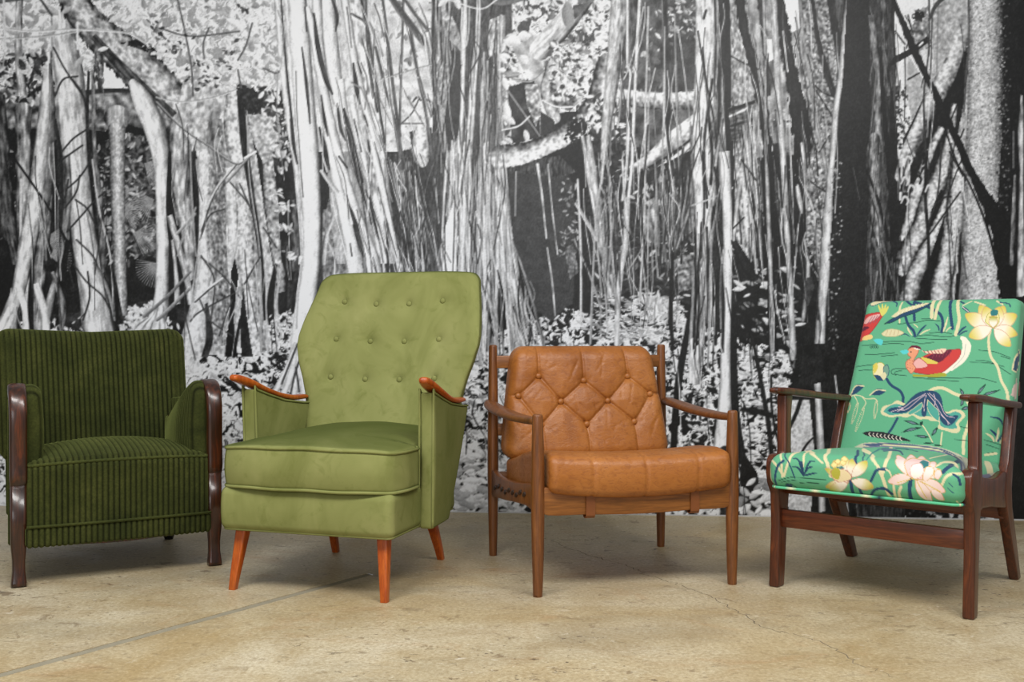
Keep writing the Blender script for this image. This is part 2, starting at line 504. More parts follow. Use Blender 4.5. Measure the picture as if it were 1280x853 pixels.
    S([(112, 90, 3), (110, 160, 4), (118, 260, 4), (132, 340, 6), (148, 425, 9)], [.12], .1)
    S([(70, 150, 3), (76, 200, 7), (78, 260, 5)], [.2, .12])
    S([(84, 195, 9), (86, 250, 9), (82, 300, 4)], [.3, .6, .3], .2)
    S([(120, 190, 5), (126, 270, 9), (130, 340, 8)], [.25, .45, .2], .2); S([(117, 90, 4), (119, 200, 5), (123, 260, 4)], [.3, .5], .2)
    for a in [[(68, 60), (84, 90), (108, 125)], [(70, 120), (80, 100), (98, 96)], [(78, 190), (92, 174), (108, 163)], [(78, 200), (104, 182)],
              [(92, 100), (104, 118), (110, 145)], [(84, 290), (104, 268), (118, 252), (132, 240)], [(86, 235), (100, 222), (112, 204), (116, 190)],
              [(92, 330), (108, 352), (128, 370), (140, 392)], [(96, 300), (116, 320), (126, 342)], [(82, 260), (96, 240), (100, 220)], [(95, 250), (110, 262), (121, 285)],
              [(20, 200), (60, 258), (84, 302)], [(86, 225), (76, 290), (72, 380)], [(72, 262), (84, 320), (92, 360)], [(110, 340), (112, 372), (104, 400)]]:
        S([(x, y, 2.2) for x, y in a], [.16, .22])
    S([(20, 200, 3), (60, 258, 2.5), (84, 302, 3)], [.1]); S([(85, 300, 5), (80, 340, 8), (88, 370, 5)], [.1])
    S([(116, 200, 2), (124, 260, 2.4), (138, 320, 2.4), (142, 385, 2)], [.75]); S([(118, 330, 4), (134, 360, 4), (144, 400, 3)], [.7, .4])
    F(R(108, 265, 112, 270), 1, (1, 2), (1, 1), [.2])
    S([(147, 146, 34), (147, 166, 21), (148, 260, 18), (150, 330, 16), (151, 395, 18)], [.34, .62, .8, .62, .4], .13, (2.4, 1.6), edge=.12)
    S([(140, 330, 3), (146, 370, 6), (150, 405, 10)], [.1], .1); F(R(160, 380, 200, 408), 60, (4, 9), (.4, .6), WH)
    # ---- arching grey limb into the buttressed trunk
    S([(44, -6, 10), (20, -2, 9), (-10, 2, 9)], [.5, .3])
    S([(84, -20, 36), (104, 20, 38), (140, 56, 46), (180, 92, 52), (215, 130, 52), (240, 170, 44)], [.32, .5, .72, .74, .6, .36], .24, (1.2, .9), rag=.1)
    S([(118, 46, 8), (150, 82, 12), (190, 118, 9), (222, 150, 12)], [.22, .3], .15)
    P([(150, 55), (172, 50), (196, 62), (185, 66), (170, 60)], .12); P([(170, 52), (190, 58), (198, 66), (180, 62)], .1)
    S([(166, 102, 10), (180, 128, 25), (195, 165, 26), (203, 210, 20), (204, 280, 17), (203, 350, 16), (201, 380, 20), (198, 398, 22)], [.75, .93, .9, .74, .42], .14)
    for dx, w_ in ((-22, 8), (-12, 10), (-2, 11), (7, 8)):
        S([(201 + dx * .1, 384, 7), (199 + dx * .5, 398, w_ * .8), (196 + dx, 410, w_), (193 + dx * 1.3, 424, w_ * .7)], [.55, .9, .86, .45], .2)
    S([(228, 150, 30), (226, 200, 27), (229, 250, 24), (236, 300, 18), (240, 350, 12)], [.42, .74, .8, .55, .25], .24)
    S([(213, 190, 4), (212, 260, 8), (217, 330, 8), (216, 400, 10)], [.1])
    S([(212, 270, 8), (224, 310, 8), (234, 350, 8), (238, 380, 6)], [.5, .85, .5], .2); S([(216, 300, 4), (220, 340, 5), (222, 380, 8)], [.5, .8, .4], .2)
    S([(244, 268, 4), (222, 292, 4)], [.85, .4]); S([(245, 260, 2.5), (228, 300, 3), (222, 320, 2)], [.6])
    S([(238, 340, 3), (210, 370, 4), (180, 396, 4)], [.6, .3]); S([(236, 362, 4), (206, 392, 5), (196, 400, 4)], [.75, .3])
    S([(242, 150, 5), (248, 220, 7), (250, 300, 5), (246, 360, 6), (236, 410, 6)], [.12, .2], .15)
    S([(238, 160, 2), (240, 240, 2.4), (245, 320, 2)], [.6]); S([(246, 200, 2), (251, 280, 2.2), (240, 370, 2)], [.65])
    P([(230, 100), (300, 110), (322, 200), (336, 300), (346, 360), (348, 440), (222, 446), (240, 400), (252, 330), (250, 240), (246, 190), (220, 150)], .72, .22, 2, (2.4, 1.6))
    S([(256, 190, 14), (256, 270, 14), (254, 340, 16), (246, 400, 26), (236, 445, 34)], [.86, .94, .8], .16, (1.4, 1), alpha=.8)
    S([(268, 150, 20), (272, 220, 22), (270, 290, 26), (276, 360, 20), (276, 430, 24)], [.7, .5, .42, .58], .3, (1.8, 1.2), alpha=.75)
    S([(288, 210, 14), (292, 290, 14), (288, 330, 8)], [.75, .9, .7], .2, (1.4, 1.2), alpha=.7)
    S([(306, 230, 22), (308, 320, 20), (316, 390, 18), (322, 440, 22)], [.7, .86, .74, .5], .26, (1.4, 1.3), alpha=.85)
    S([(296, 120, 26), (294, 160, 28), (300, 200, 26)], [.6, .86, .8, .5], .25, (1.4, 1.2))
    S([(270, 140, 12), (266, 175, 14), (274, 210, 14)], [.5, .4, .6], .2, alpha=.7)
    P([(294, 322), (298, 345), (292, 400), (297, 446), (281, 446), (288, 380), (289, 340)], .06)
    P([(304, 360), (309, 400), (316, 446), (302, 446), (300, 400)], .12, .08)
    S([(258, 380, 4), (262, 420, 9), (256, 446, 8)], [.2], .1); S([(300, 400, 3), (292, 446, 4)], [.08])
    S([(300, 110, 8), (306, 180, 9), (316, 250, 7), (326, 320, 6), (332, 400, 5)], [.1, .16], .1)
    S([(309, 120, 2), (312, 220, 2), (325, 320, 2), (326, 440, 2)], [.65]); S([(332, 320, 2), (334, 440, 2)], [.75])
    S([(330, 140, 30), (340, 200, 24), (342, 260, 22), (348, 320, 16), (352, 365, 10)], [.5, .7, .6, .32], .25, (1.4, 1.2))
    S([(345, 190, 6), (352, 220, 16), (362, 280, 20), (366, 340, 16), (362, 420, 14)], [.12], .1)
    P([(350, 200), (372, 170), (376, 300), (368, 345), (352, 330), (348, 250)], .12, .1, 2)
    S([(368, 250, 10), (370, 300, 12), (370, 340, 10)], [.22, .34, .24], .2)
    for x, y in [(350, 212), (352, 258), (356, 285), (360, 320), (346, 240), (358, 262)]:
        F(R(x - 7, y - 6, x + 9, y + 7), 9, (5, 12), (.3, .5), [.9, .7])
    S([(352, 330, 3), (346, 380, 3), (352, 420, 3)], [.7]); S([(345, 330, 4), (338, 380, 9), (342, 430, 5)], [.1])
    F([(338, 395), (368, 385), (372, 440), (336, 440)], 130, (4, 9), (.3, .6), WH)
    for a in [[(296, 206), (270, 240), (252, 290)], [(250, 300), (262, 270), (280, 262)], [(288, 228), (312, 258), (320, 290)], [(252, 322), (280, 346), (300, 372)], [(280, 346), (244, 378)],
              [(294, 366), (250, 390), (238, 402)], [(252, 320), (268, 350), (264, 400)], [(306, 355), (320, 330), (328, 318)], [(250, 375), (262, 400), (290, 420)], [(300, 230), (316, 266)], [(330, 285), (346, 310)], [(290, 375), (274, 420)]]:
        S([(x, y, 2) for x, y in a], [.2, .3])
    S([(278, 348, 2.6), (244, 372, 2.6)], [.85]); S([(294, 206, 2.4), (272, 234, 2.4), (258, 262, 2)], [.8])
    S([(196, 122, 2), (224, 128, 2), (262, 124, 2), (298, 112, 2)], [.9, .5]); S([(196, 128, 2.4), (228, 160, 2.6), (260, 182, 2.4), (296, 205, 2.6), (316, 190, 2)], [.2, .8])
    S([(318, 190, 2.5), (300, 210, 3), (284, 228, 3)], [.75, .3]); S([(320, 190, 3), (306, 198, 3)], [.9])
    P([(298, 105), (316, 110), (332, 140), (312, 146), (302, 130)], .16, .14, 1, soft=3); F(R(325, 110, 365, 150), 60, (6, 14), (.3, .5), [.95, .9, .3, .2])
    P([(310, 143), (340, 146), (356, 180), (330, 206), (314, 170)], .7, .2, 1); F(R(340, 140, 372, 200), 90, (5, 12), (.3, .5), [.9, .6, .3, .75])
    for a in [[(222, -5), (232, 40), (240, 84), (242, 120)], [(262, 36), (255, 55), (256, 74)], [(316, 30), (308, 58), (298, 76)], [(330, 86), (345, 92), (352, 88)], [(298, 88), (302, 110)], [(200, 36), (240, 46), (300, 40)]]:
        S([(x, y, 2.2) for x, y in a], [.3, .4])
    for x, y, r in [(198, 34, 8), (204, 48, 8), (230, 54, 14), (214, 62, 8), (184, 62, 10), (248, 80, 16), (282, 82, 9), (286, 68, 7), (264, 102, 9), (244, 104, 12), (306, 12, 7)]:
        F(R(x - r, y - r * .7, x + r, y + r * .7), 11, (3, 8), (.4, .7), [.22, .3, .4, .9])
    for x, y, l, a in [(66, 14, 22, .5), (84, 14, 16, -.6), (64, 40, 26, -.7), (48, 58, 20, -.5), (44, 68, 20, .6), (56, 26, 20, -.8), (100, 56, 14, .6), (130, 62, 14, -.2), (110, 72, 16, .3), (100, 78, 18, -.9), (144, 58, 14, -1), (158, 58, 12, -1.1), (146, 24, 20, -.4), (184, 30, 14, .8), (172, 26, 18, -.5), (284, 20, 12, .6), (294, 30, 22, .6), (20, 40, 24, .1), (14, 20, 20, .9), (36, 24, 16, .3)]:
        c.leaf(x, y, l, l * .42, a, [RNG.choice([.82, .92, .7])])
    S([(0, 36, 2.4), (40, 40, 2.6), (90, 38, 3), (140, 40, 2.6), (165, 44, 2.4), (184, 56, 2)], [.95, .6]); S([(0, 50, 2), (60, 46, 2.4), (100, 40, 2.4)], [.85, .5])
    S([(6, -5, 3), (8, 60, 3)], [.8]); S([(52, 0, 3), (66, 20, 3)], [.3]); S([(98, 30, 3), (98, 62, 3)], [.85])
    F(R(118, 70, 130, 112), 60, (5, 12), (.2, .4), [.2, .3, .5], (1.2, 1.9)); F(R(28, 70, 58, 95), 40, (8, 16), (.3, .5), [.15, .25, .8])
    # ---- centre-left: white columns and strangler roots
    P([(398, 215), (560, 175), (600, 430), (590, 462), (560, 440), (500, 455), (460, 445), (398, 450)], .2, .08, 1, (2, .4))
    P([(402, 250), (440, 220), (446, 360), (404, 360)], .5, .22, 1, (1.3, .8)); S([(420, 300, 4), (432, 270, 6), (440, 262, 3)], [.25])
    S([(405, 330, 3), (410, 290, 4), (424, 262, 4)], [.9, .6], .2); S([(402, 220, 8), (400, 300, 5)], [.16])
    P([(398, 190), (414, 240), (408, 262), (398, 262)], .14)
    S([(345, -20, 7), (351, 60, 7), (358, 130, 7), (370, 210, 7), (377, 290, 6), (379, 340, 5)], [.6, .95, .7], .15)
    S([(358, -20, 8), (362, 60, 8), (366, 130, 6), (374, 200, 5)], [.7, .95, .55], .15)
    S([(352, 0, 2), (358, 80, 2.6), (364, 140, 3), (369, 190, 3)], [.2])
    S([(364, 150, 3), (367, 180, 4), (372, 205, 2)], [.2])
    S([(371, -20, 22), (376, 60, 25), (381, 130, 26), (386, 200, 27), (390, 270, 23), (389, 330, 22), (380, 395, 26), (377, 440, 30), (374, 462, 30), (372, 480, 22)], [.86, .97, .97, .95, .84, .42], .08)
    for dx in (-34, -20, -6, 8, 24, 40):
        S([(377 + dx * .15, 430, 10), (375 + dx * .5, 465, 9), (372 + dx * 1.1, 505, 7), (372 + dx * 1.6, 540, 4)], [.7, .96, .95, .6], .1)
    for a in [[(378, 440), (368, 470), (362, 500)], [(380, 440), (380, 470), (386, 500)], [(372, 430), (352, 480)], [(370, 460), (374, 490)]]:
        S([(x, y, 2.5) for x, y in a], [.25])
    S([(374, 260, 2.6), (377, 320, 2.6), (372, 370, 3), (370, 410, 4)], [.92, .6]); S([(376, 322, 5), (374, 330, 2)], [.9])
    P([(380, -160), (470, -160), (480, 140), (494, 330), (420, 330), (404, 150), (386, 20)], .78, .16, 1, (1.6, .5), alpha=.7)
    def root(pts, t=1): S(pts, [.7 * t, .95 * t, .97 * t, .8 * t, .5 * t], .1)
    S([(440, -20, 28), (452, 60, 26), (462, 120, 26), (470, 180, 22), (474, 240, 18), (476, 330, 16)], [.62, .84, .9, .66], .28, (1.6, .5))
    root([(408, -20, 22), (412, 40, 20), (418, 90, 18), (424, 130, 14)], .98)
    root([(396, -20, 12), (398, 40, 13), (402, 90, 14), (408, 140, 15), (416, 190, 16), (426, 245, 15), (438, 300, 18), (446, 350, 26), (440, 400, 20), (430, 470, 26)])
    root([(384, 10, 8), (392, 40, 11), (404, 110, 12), (420, 180, 12), (436, 240, 13), (452, 285, 14), (464, 320, 18), (470, 350, 18), (476, 410, 16), (484, 470, 24)])
    root([(426, 100, 9), (432, 150, 10), (446, 200, 8), (460, 260, 6)]); root([(440, 120, 8), (446, 160, 9), (456, 200, 8), (462, 226, 8)])
    root([(466, 160, 8), (470, 200, 9), (484, 260, 8), (494, 310, 7), (501, 345, 7), (508, 410, 8), (520, 470, 10)])
    root([(428, -20, 10), (436, 30, 10), (446, 90, 10), (462, 150, 10), (474, 190, 8)], .95)
    for a, w in [([(393, 18), (398, 60), (408, 100), (416, 118)], 6), ([(382, 10), (384, 40)], 5), ([(378, 60), (384, 110), (388, 155)], 4), ([(402, 120), (406, 150), (410, 170)], 4), ([(400, 160), (406, 185), (412, 212)], 6),
                 ([(422, 130), (426, 160), (432, 176)], 4), ([(430, 136), (438, 170), (448, 215), (456, 250)], 7), ([(443, 150), (452, 190)], 4), ([(424, 196), (434, 210)], 6), ([(442, 80), (446, 110), (450, 130)], 6), ([(448, 78), (452, 92)], 5),
                 ([(456, 145), (460, 158)], 5), ([(460, 176), (464, 200), (462, 216)], 4), ([(436, 256), (444, 280), (452, 310), (456, 322)], 7), ([(446, 200), (456, 240), (464, 280)], 6), ([(462, 245), (468, 280), (474, 300)], 5), ([(434, 245), (440, 268)], 3), ([(438, 305), (440, 320)], 4), ([(412, -10), (422, 20), (420, 40)], 4), ([(434, 10), (440, 60)], 3), ([(484, 280), (486, 350)], 8), ([(492, 240), (500, 300)], 5)]:
        S([(x, y, w * (1 if 0 < i < len(a) - 1 else .4)) for i, (x, y) in enumerate(a)], [.16, .22], .08)
    S([(402, 214, 4), (412, 228, 5), (422, 240, 5)], [.9, .6]); S([(403, 192, 1.6), (409, 215, 2)], [.85])
    S([(440, 104, 2.2), (452, 112, 2.2), (458, 128, 2)], [.7, .3])
    S([(455, 285, 2.5), (458, 320, 3), (462, 345, 3)], [.95]); S([(482, 160, 2), (478, 230, 2), (480, 345, 2.4)], [.88])
    S([(466, 170, 2), (462, 230, 2), (460, 270, 2)], [.9]); S([(432, 246, 2), (440, 280, 3)], [.9])
    vines(486, 540, 200, 340, 26, [.55, .8, .4], (1, 2.6), 22, 8)
    P([(498, 200), (520, 195), (540, 300), (536, 345), (502, 345)], .34, .3, 1, (2.4, .5)); vines(496, 530, 225, 345, 16, [.7, .85, .2], (1, 2.2), 12, 4)
    P([(512, 165), (540, 160), (546, 240), (536, 300), (520, 215)], .22, .04)
    S([(527, 160, 12), (526, 180, 22), (527, 196, 20), (529, 206, 8)], [.7, .92, .85, .6], .2, (1.5, 1.5))
    for a, w, t in [([(448, -20), (462, 50), (474, 130), (482, 180)], 3.5, .2), ([(458, -20), (460, 60), (472, 140)], 3, .25), ([(476, -20), (486, 60), (493, 120), (500, 170)], 4, .24), ([(470, 60), (482, 110), (496, 160), (506, 210)], 3.5, .25), ([(505, -20), (503, 60), (500, 150), (500, 230)], 3, .3), ([(512, 30), (522, 90), (534, 150), (542, 220)], 4, .3), ([(530, 40), (538, 90), (546, 150), (552, 210)], 3.5, .35), ([(484, 60), (488, 120), (500, 200)], 2, .4), ([(462, 30), (472, 50), (478, 70)], 4, .45), ([(440, 18), (456, 28), (462, 44)], 3, .3)]:
        S([(x, y, w) for x, y in a], [t, t + .12], .1)
    S([(484, -10, 7), (500, 14, 9), (518, 38, 9), (531, 56, 8)], [.5, .24, .3]); S([(506, 0, 4), (520, 20, 4), (533, 36, 4)], [.32])
    S([(530, 40, 2), (538, 100, 2.4), (548, 160, 2.4), (556, 215, 2)], [.9]); S([(476, 100, 2), (510, 90, 2), (545, 80, 1.6)], [.8, .4]); S([(520, 97, 1.6), (540, 100, 1.6)], [.8])
    S([(502, 155, 1.5), (515, 142, 1.5), (524, 124, 1.5)], [.2]); S([(516, 128, 1.5), (522, 122, 3), (526, 126, 2)], [.2]); S([(504, 155, 1.4), (530, 155, 1.4)], [.3])
    # ---- dark strangled trunk, centre
    P([(548, -160), (640, -160), (640, 40), (628, 120), (628, 350), (536, 350), (540, 200), (545, 60)], .3, .1, 1, (2, .4))
    P(R(546, -20, 562, 150), .36, .25, 1, (2.2, .5)); vines(540, 566, -20, 170, 18, [.6, .75, .2], (1, 2.5), 4, 8)
    P([(552, 10), (564, 18), (576, 45), (578, 66), (562, 50), (554, 30)], .62, .25, 1, (1.4, .8)); P([(546, 70), (562, 84), (566, 120), (560, 140), (546, 130)], .6, .3, 1, (1.6, .8))
    P([(560, 160), (576, 140), (574, 240), (556, 260)], .62, .3, 1, (1.6, .6)); P([(612, 26), (626, 20), (626, 80), (612, 88), (610, 50)], .7, .25, 1, (1.6, .7))
    P([(596, 90), (616, 70), (618, 120), (604, 150)], .16, .05); P([(566, 60), (576, 70), (576, 160), (562, 200), (556, 150)], .22, .05)
    S([(600, -10, 14), (625, 2, 12), (660, -6, 12)], [.5, .3]); S([(598, -6, 30), (606, 10, 20), (600, 30, 8)], [.35, .25], .15)
    S([(598, -20, 4), (598, 20, 6), (596, 60, 7), (592, 100, 8), (588, 160, 9), (584, 215, 8), (578, 300, 7), (574, 350, 6)], [.6, .92, .5, .88, .6], .2, (3, .3))
    S([(582, -20, 4), (581, 30, 6), (579, 70, 6), (578, 130, 5), (574, 190, 6), (570, 260, 5), (564, 350, 6)], [.5, .93, .85, .6], .14)
    S([(578, 10, 1.5), (577, 40, 1.6), (580, 62, 1.6)], [.9]); S([(587, 10, 1.5), (586, 40, 1.6), (583, 58, 1.6)], [.8])
    S([(628, 20, 7), (627, 90, 7), (625, 150, 7), (626, 215, 8), (632, 280, 7)], [.4, .7, .45, .65], .2, (3, .3))
    vines(600, 630, 80, 250, 30, [.7, .55, .85, .3], (1, 2.6), -6, 6); vines(556, 590, 190, 345, 26, [.9, .8, .55, .3], (1, 3), -4, 6)
    P([(604, 200), (612, 205), (610, 260), (606, 290), (596, 280), (598, 230)], .85, .12, 1, (1.5, .6)); P([(556, 285), (568, 250), (572, 345), (552, 345)], .93, .05)
    P([(596, 285), (612, 300), (608, 420), (614, 440), (592, 440)], .16, .05)
    P([(612, 210), (624, 230), (634, 340), (640, 380), (626, 370), (616, 300)], .66, .3, 1, (2, .5))
    for i in range(46):
        x = RNG.uniform(600, 632); t = RNG.choice([.92, .8, .6, .45])
        f = (x - 612) * 1.0 + RNG.uniform(-8, 14)
        S([(x, 195 + RNG.uniform(-20, 40), 2), (x + f * .25, 280, RNG.uniform(1.5, 3)), (x + f * .6, 360, RNG.uniform(1.5, 3)), (x + f * 1.1, 450, 2)], [t, t * .8], .12)
    S([(620, 195, 5), (632, 270, 7), (640, 340, 7), (650, 400, 7), (658, 450, 6)], [.55, .8, .5], .2); S([(624, 240, 3), (622, 330, 4), (618, 440, 4)], [.9, .6], .15); S([(600, 300, 3), (606, 350, 2.6), (604, 440, 3)], [.85])
    vines(600, 660, 350, 445, 22, [.85, .6, .1], (1, 2.6), 10, 10)
    # ---- cave and branches
    P([(634, 205), (700, 200), (716, 230), (722, 300), (716, 380), (706, 385), (690, 402), (668, 388), (654, 352), (640, 290)], .23, .03)
    P([(626, 205), (700, 195), (720, 215), (700, 222), (640, 216)], .25, .16, 1, (2, .5))
    S([(645, 215, 2), (644, 270, 1.5)], [.65]); S([(672, 206, 3.5), (678, 250, 2.6), (683, 298, 2)], [.75], .25); S([(685, 206, 2), (690, 260, 2), (697, 318, 1.6)], [.7], .25); S([(684, 310, 2), (690, 350, 2.4), (694, 395, 2)], [.7], .25)
    S([(641, 300, 2.6), (658, 350, 3), (672, 400, 4), (682, 440, 4)], [.6, .3], .15)
    P([(706, 315), (716, 305), (724, 340), (712, 350)], .42, .2, 1); F(R(700, 220, 722, 320), 60, (3, 8), (.3, .6), [.7, .5, .3])
    P([(628, 90), (690, 60), (700, 140), (690, 165), (628, 180)], .45, .3, 2); F(R(628, 40, 690, 185), 260, (6, 15), (.35, .65), [.95, .9, .85, .6, .25])
    P([(640, 60), (676, 40), (686, 150), (660, 100)], .7, .2, 2); P([(634, 110), (668, 100), (676, 172), (640, 180)], .2, .1, 2)
    P([(656, 106), (672, 106), (676, 140), (670, 160), (658, 130)], .62, .3, 1)
    S([(748, -30, 26), (722, 8, 26), (696, 40, 28), (672, 66, 26)], [.85, .88, .8, .3], .18); P([(650, 28), (664, 26), (660, 44), (652, 42)], .3, .1)
    P([(684, 78), (704, 48), (708, 52), (690, 74)], .2); S([(690, 80, 12), (682, 110, 13), (686, 130, 14), (694, 150, 16)], [.4, .65, .75, .5], .2, (1.3, 1.2))
    P([(690, 120), (730, 104), (732, 120), (712, 140), (700, 135)], .35, .3, 1); F(R(688, 55, 745, 125), 330, (5, 11), (.4, .7), [.95, .9, .85, .6, .3])
    P([(676, 140), (692, 150), (696, 165), (676, 172)], .2); S([(636, 115, 2.4), (655, 142, 2.4), (676, 172, 2)], [.7, .4]); S([(640, 100, 2), (664, 102, 2), (680, 90, 2)], [.8, .4])
    S([(628, 163, 2), (648, 158, 2.4), (662, 146, 2)], [.85]); S([(678, 126, 2), (696, 134, 2), (716, 134, 2)], [.9])
    S([(762, 75, 30), (748, 128, 32), (722, 158, 28), (690, 178, 24), (655, 192, 26), (622, 197, 30)], [.2, .4, .74, .9, .93, .85][::1], .24, (1.2, 1.2), rag=.08)
    P([(706, 172), (716, 152), (738, 146), (736, 160), (715, 180)], .12, .1, soft=4); F(R(705, 145, 735, 175), 24, (3, 7), (.4, .7), [.9, .1])
    P([(738, 150), (770, 150), (766, 210), (742, 190)], .2, .12, 2); F(R(735, 120, 790, 175), 140, (6, 14), (.3, .5), [.95, .85, .3, .2])
    for x, y, l, w, a, t in [(710, 20, 36, 16, 1.5, .6), (655, 46, 16, 14, 0, .9), (634, 140, 26, 10, 1.4, .92), (636, 150, 20, 10, .6, .85), (658, 170, 16, 8, 1.3, .85), (642, 52, 20, 14, .2, .92), (556, 2, 22, 8, -.7, .9), (572, 4, 18, 9, 1.3, .9), (636, 176, 12, 7, .5, .8), (655, 75, 14, 12, 1, .88), (632, 105, 18, 9, 1.3, .92), (690, 20, 14, 6, 2, .5)]:
        c.leaf(x, y, l, w, a, [t])
    P([(722, -160), (750, -160), (742, 4), (722, 6)], .45, .1); P([(716, 8), (736, 4), (726, 18), (718, 26)], .35, .1)
    S([(560, 0, 2), (600, 12, 2), (622, 0, 2)], [.85])
    # ---- middle-right: hanging roots over dark forest
    P([(735, 175), (905, 200), (905, 400), (840, 372), (790, 362), (745, 385), (730, 300)], .16, .08, 1)
    F(R(740, 180, 870, 370), 420, (4, 12), (.2, .4), [.6, .4, .3, .25, .8]); P([(802, 255), (822, 245), (824, 310), (806, 300)], .55, .3, 1, (1.4, .6)); P([(846, 180), (870, 170), (866, 290), (848, 300)], .45, .25, 1, (1.4, .7)); P([(846, 320), (868, 318), (870, 360), (848, 366)], .5, .3, 1)
    F([(745, 370), (850, 372), (860, 430), (740, 430)], 320, (5, 13), (.2, .4), [.9, .8, .6], (-.6, .7)); F(R(800, 368, 840, 400), 40, (8, 18), (.3, .5), [.9, .75])
    F(R(836, 30, 872, 110), 60, (5, 12), (.3, .6), [.3, .5, .22]); P([(842, 40), (870, 30), (870, 112), (836, 112)], .25, .06)
    F(R(836, -20, 872, 50), 110, (4, 9), (.3, .6), [.85, .6, .3])
    S([(776, -20, 22), (772, 40, 22), (766, 90, 18), (760, 140, 14), (754, 200, 8)], [.66, .8, .62, .3], .2, (2, .5))
    S([(790, -20, 16), (792, 40, 14), (786, 80, 10)], [.26, .36, .22], .15)
    S([(778, 122, 14), (800, 125, 20), (835, 127, 21), (872, 126, 23)], [.3, .5, .72, .93, .95], .26, (1.3, 1.3), rag=.06); S([(776, 108, 3), (780, 114, 4), (796, 115, 3)], [.9])
    S([(788, 212, 8), (812, 200, 16), (842, 178, 26), (874, 156, 30)], [.3, .5, .78, .92, .85], .25, (1.2, .8)); S([(800, 225, 5), (840, 200, 6), (874, 172, 6)], [.35, .8, .85], .2); S([(795, 220, 3), (840, 192, 2.4), (872, 168, 2)], [.1])
    P([(790, 225), (870, 185), (870, 215), (815, 240)], .14, .08); F(R(796, 205, 830, 260), 60, (5, 12), (.2, .4), [.8, .6, .2], (.8, 2))
    S([(728, 170, 5), (736, 215, 8), (745, 260, 10), (755, 320, 12), (765, 370, 10)], [.5, .75, .4], .25); S([(735, 170, 6), (742, 220, 9), (750, 280, 6)], [.6, .85, .5], .2)
    S([(758, 150, 4), (752, 220, 3), (744, 290, 3), (738, 430, 3)], [.75, .5]); S([(720, 255, 4), (738, 285, 5), (746, 300, 4)], [.85, .5]); S([(722, 225, 3), (726, 320, 3), (726, 400, 3)], [.8]); S([(718, 300, 2.4), (740, 352, 2.4), (752, 390, 2)], [.6])
    for a, w, t in [([(784, -20), (784, 60), (784, 82), (788, 96), (784, 140), (786, 160), (782, 220), (778, 250)], 3.6, .95), ([(800, -20), (796, 60), (793, 120), (790, 200), (784, 260)], 4, .93), ([(804, 10), (796, 50), (784, 90), (776, 105)], 2, .8), ([(776, 70), (776, 120), (772, 160)], 2.4, .7), ([(768, 60), (762, 110), (756, 180), (752, 230)], 3, .85), ([(810, 10), (808, 90), (806, 160), (806, 250), (802, 330), (800, 375)], 2.8, .8), ([(828, -20), (830, 100), (828, 200), (832, 300)], 2.4, .7), ([(843, 20), (845, 120), (848, 200), (854, 280)], 2, .65), ([(848, 40), (856, 100), (862, 150)], 1.8, .75), ([(784, 250), (782, 300), (776, 340), (772, 380), (771, 430)], 7, .85), ([(778, 200), (780, 240), (784, 270)], 3, .85), ([(784, 340), (798, 318), (808, 300), (804, 280)], 2, .6), ([(770, 240), (764, 300), (762, 330)], 3, .6), ([(764, 345), (770, 372), (772, 385)], 4, .7)]:
        S([(x, y, w) for x, y in a], [t * .8, t, t * .7], .1)
    S([(830, -20, 6), (832, 60, 7), (835, 140, 6), (836, 220, 5), (838, 330, 4), (840, 430, 4)], [.14, .2], .1); S([(827, 0, 1.6), (832, 120, 1.6)], [.5])
    vines(818, 850, 215, 330, 18, [.55, .7, .1, .4], (1, 2.4), 4, 5); vines(850, 866, 200, 300, 8, [.6, .2], (1, 3), -8, 5); vines(745, 775, 250, 380, 8, [.6, .4], (1, 2), 6, 8)
    S([(864, 160, 5), (866, 230, 4), (862, 260, 4), (846, 310, 3)], [.3, .6, .2], .15)
    S([(868, 360, 5), (862, 400, 7), (848, 480, 9), (842, 560, 8)], [.08]); S([(840, 320, 3), (838, 400, 5), (842, 430, 3)], [.1])
    # striped trunk and bright pole
    S([(884, -20, 30), (884, 60, 30), (882, 120, 30), (880, 200, 30), (882, 250, 26), (880, 300, 24), (876, 360, 22), (870, 430, 18), (868, 480, 14)], [.75, .95, .86, .9, .7, .5], .26, (2.6, .3))
    for a, w in [([(872, 40), (880, 90), (890, 140), (896, 180)], 2.4), ([(893, 0), (894, 60), (892, 120)], 2.6), ([(878, 60), (884, 130), (890, 200)], 2), ([(890, 100), (880, 180), (884, 260)], 3), ([(886, 150), (890, 200), (888, 230)], 4), ([(878, 190), (880, 260), (876, 330)], 3), ([(882, 14), (879, 24)], 3), ([(888, 300), (880, 360), (872, 430)], 3), ([(893, 260), (886, 330), (888, 400)], 6), ([(872, 330), (866, 420)], 5)]:
        S([(x, y, w) for x, y in a], [.16], .1)
    S([(898, 20, 4), (904, 80, 8), (905, 120, 9), (904, 200, 12), (903, 250, 8)], [.5, .75, .4, .2], .2); S([(906, -20, 9), (907, 60, 11), (909, 130, 9), (912, 180, 9), (916, 240, 6)], [.1, .13])
    S([(897, 260, 3), (888, 300, 4), (876, 330, 4), (868, 350, 5)], [.7, .3]); S([(904, 130, 2.4), (898, 180, 2.6), (890, 240, 2.6), (880, 290, 2)], [.9, .4]); S([(862, 258, 2), (890, 248, 2), (918, 234, 2)], [.75])
    S([(893, 210, 3), (898, 240, 4), (896, 280, 5), (898, 330, 6), (894, 430, 5)], [.14]); vines(870, 898, 280, 440, 12, [.8, .6, .1], (1.5, 3), -4, 5)
    S([(905, 190, 15), (909, 260, 13), (911, 320, 15), (909, 380, 15), (907, 430, 13), (907, 480, 15), (904, 540, 20), (900, 580, 24)], [.6, .9, .93, .8, .46], .1)
    S([(902, 340, 3), (904, 380, 5), (903, 440, 4)], [.18]); S([(918, 250, 5), (918, 340, 6), (917, 440, 8), (920, 520, 10), (926, 580, 16)], [.1])
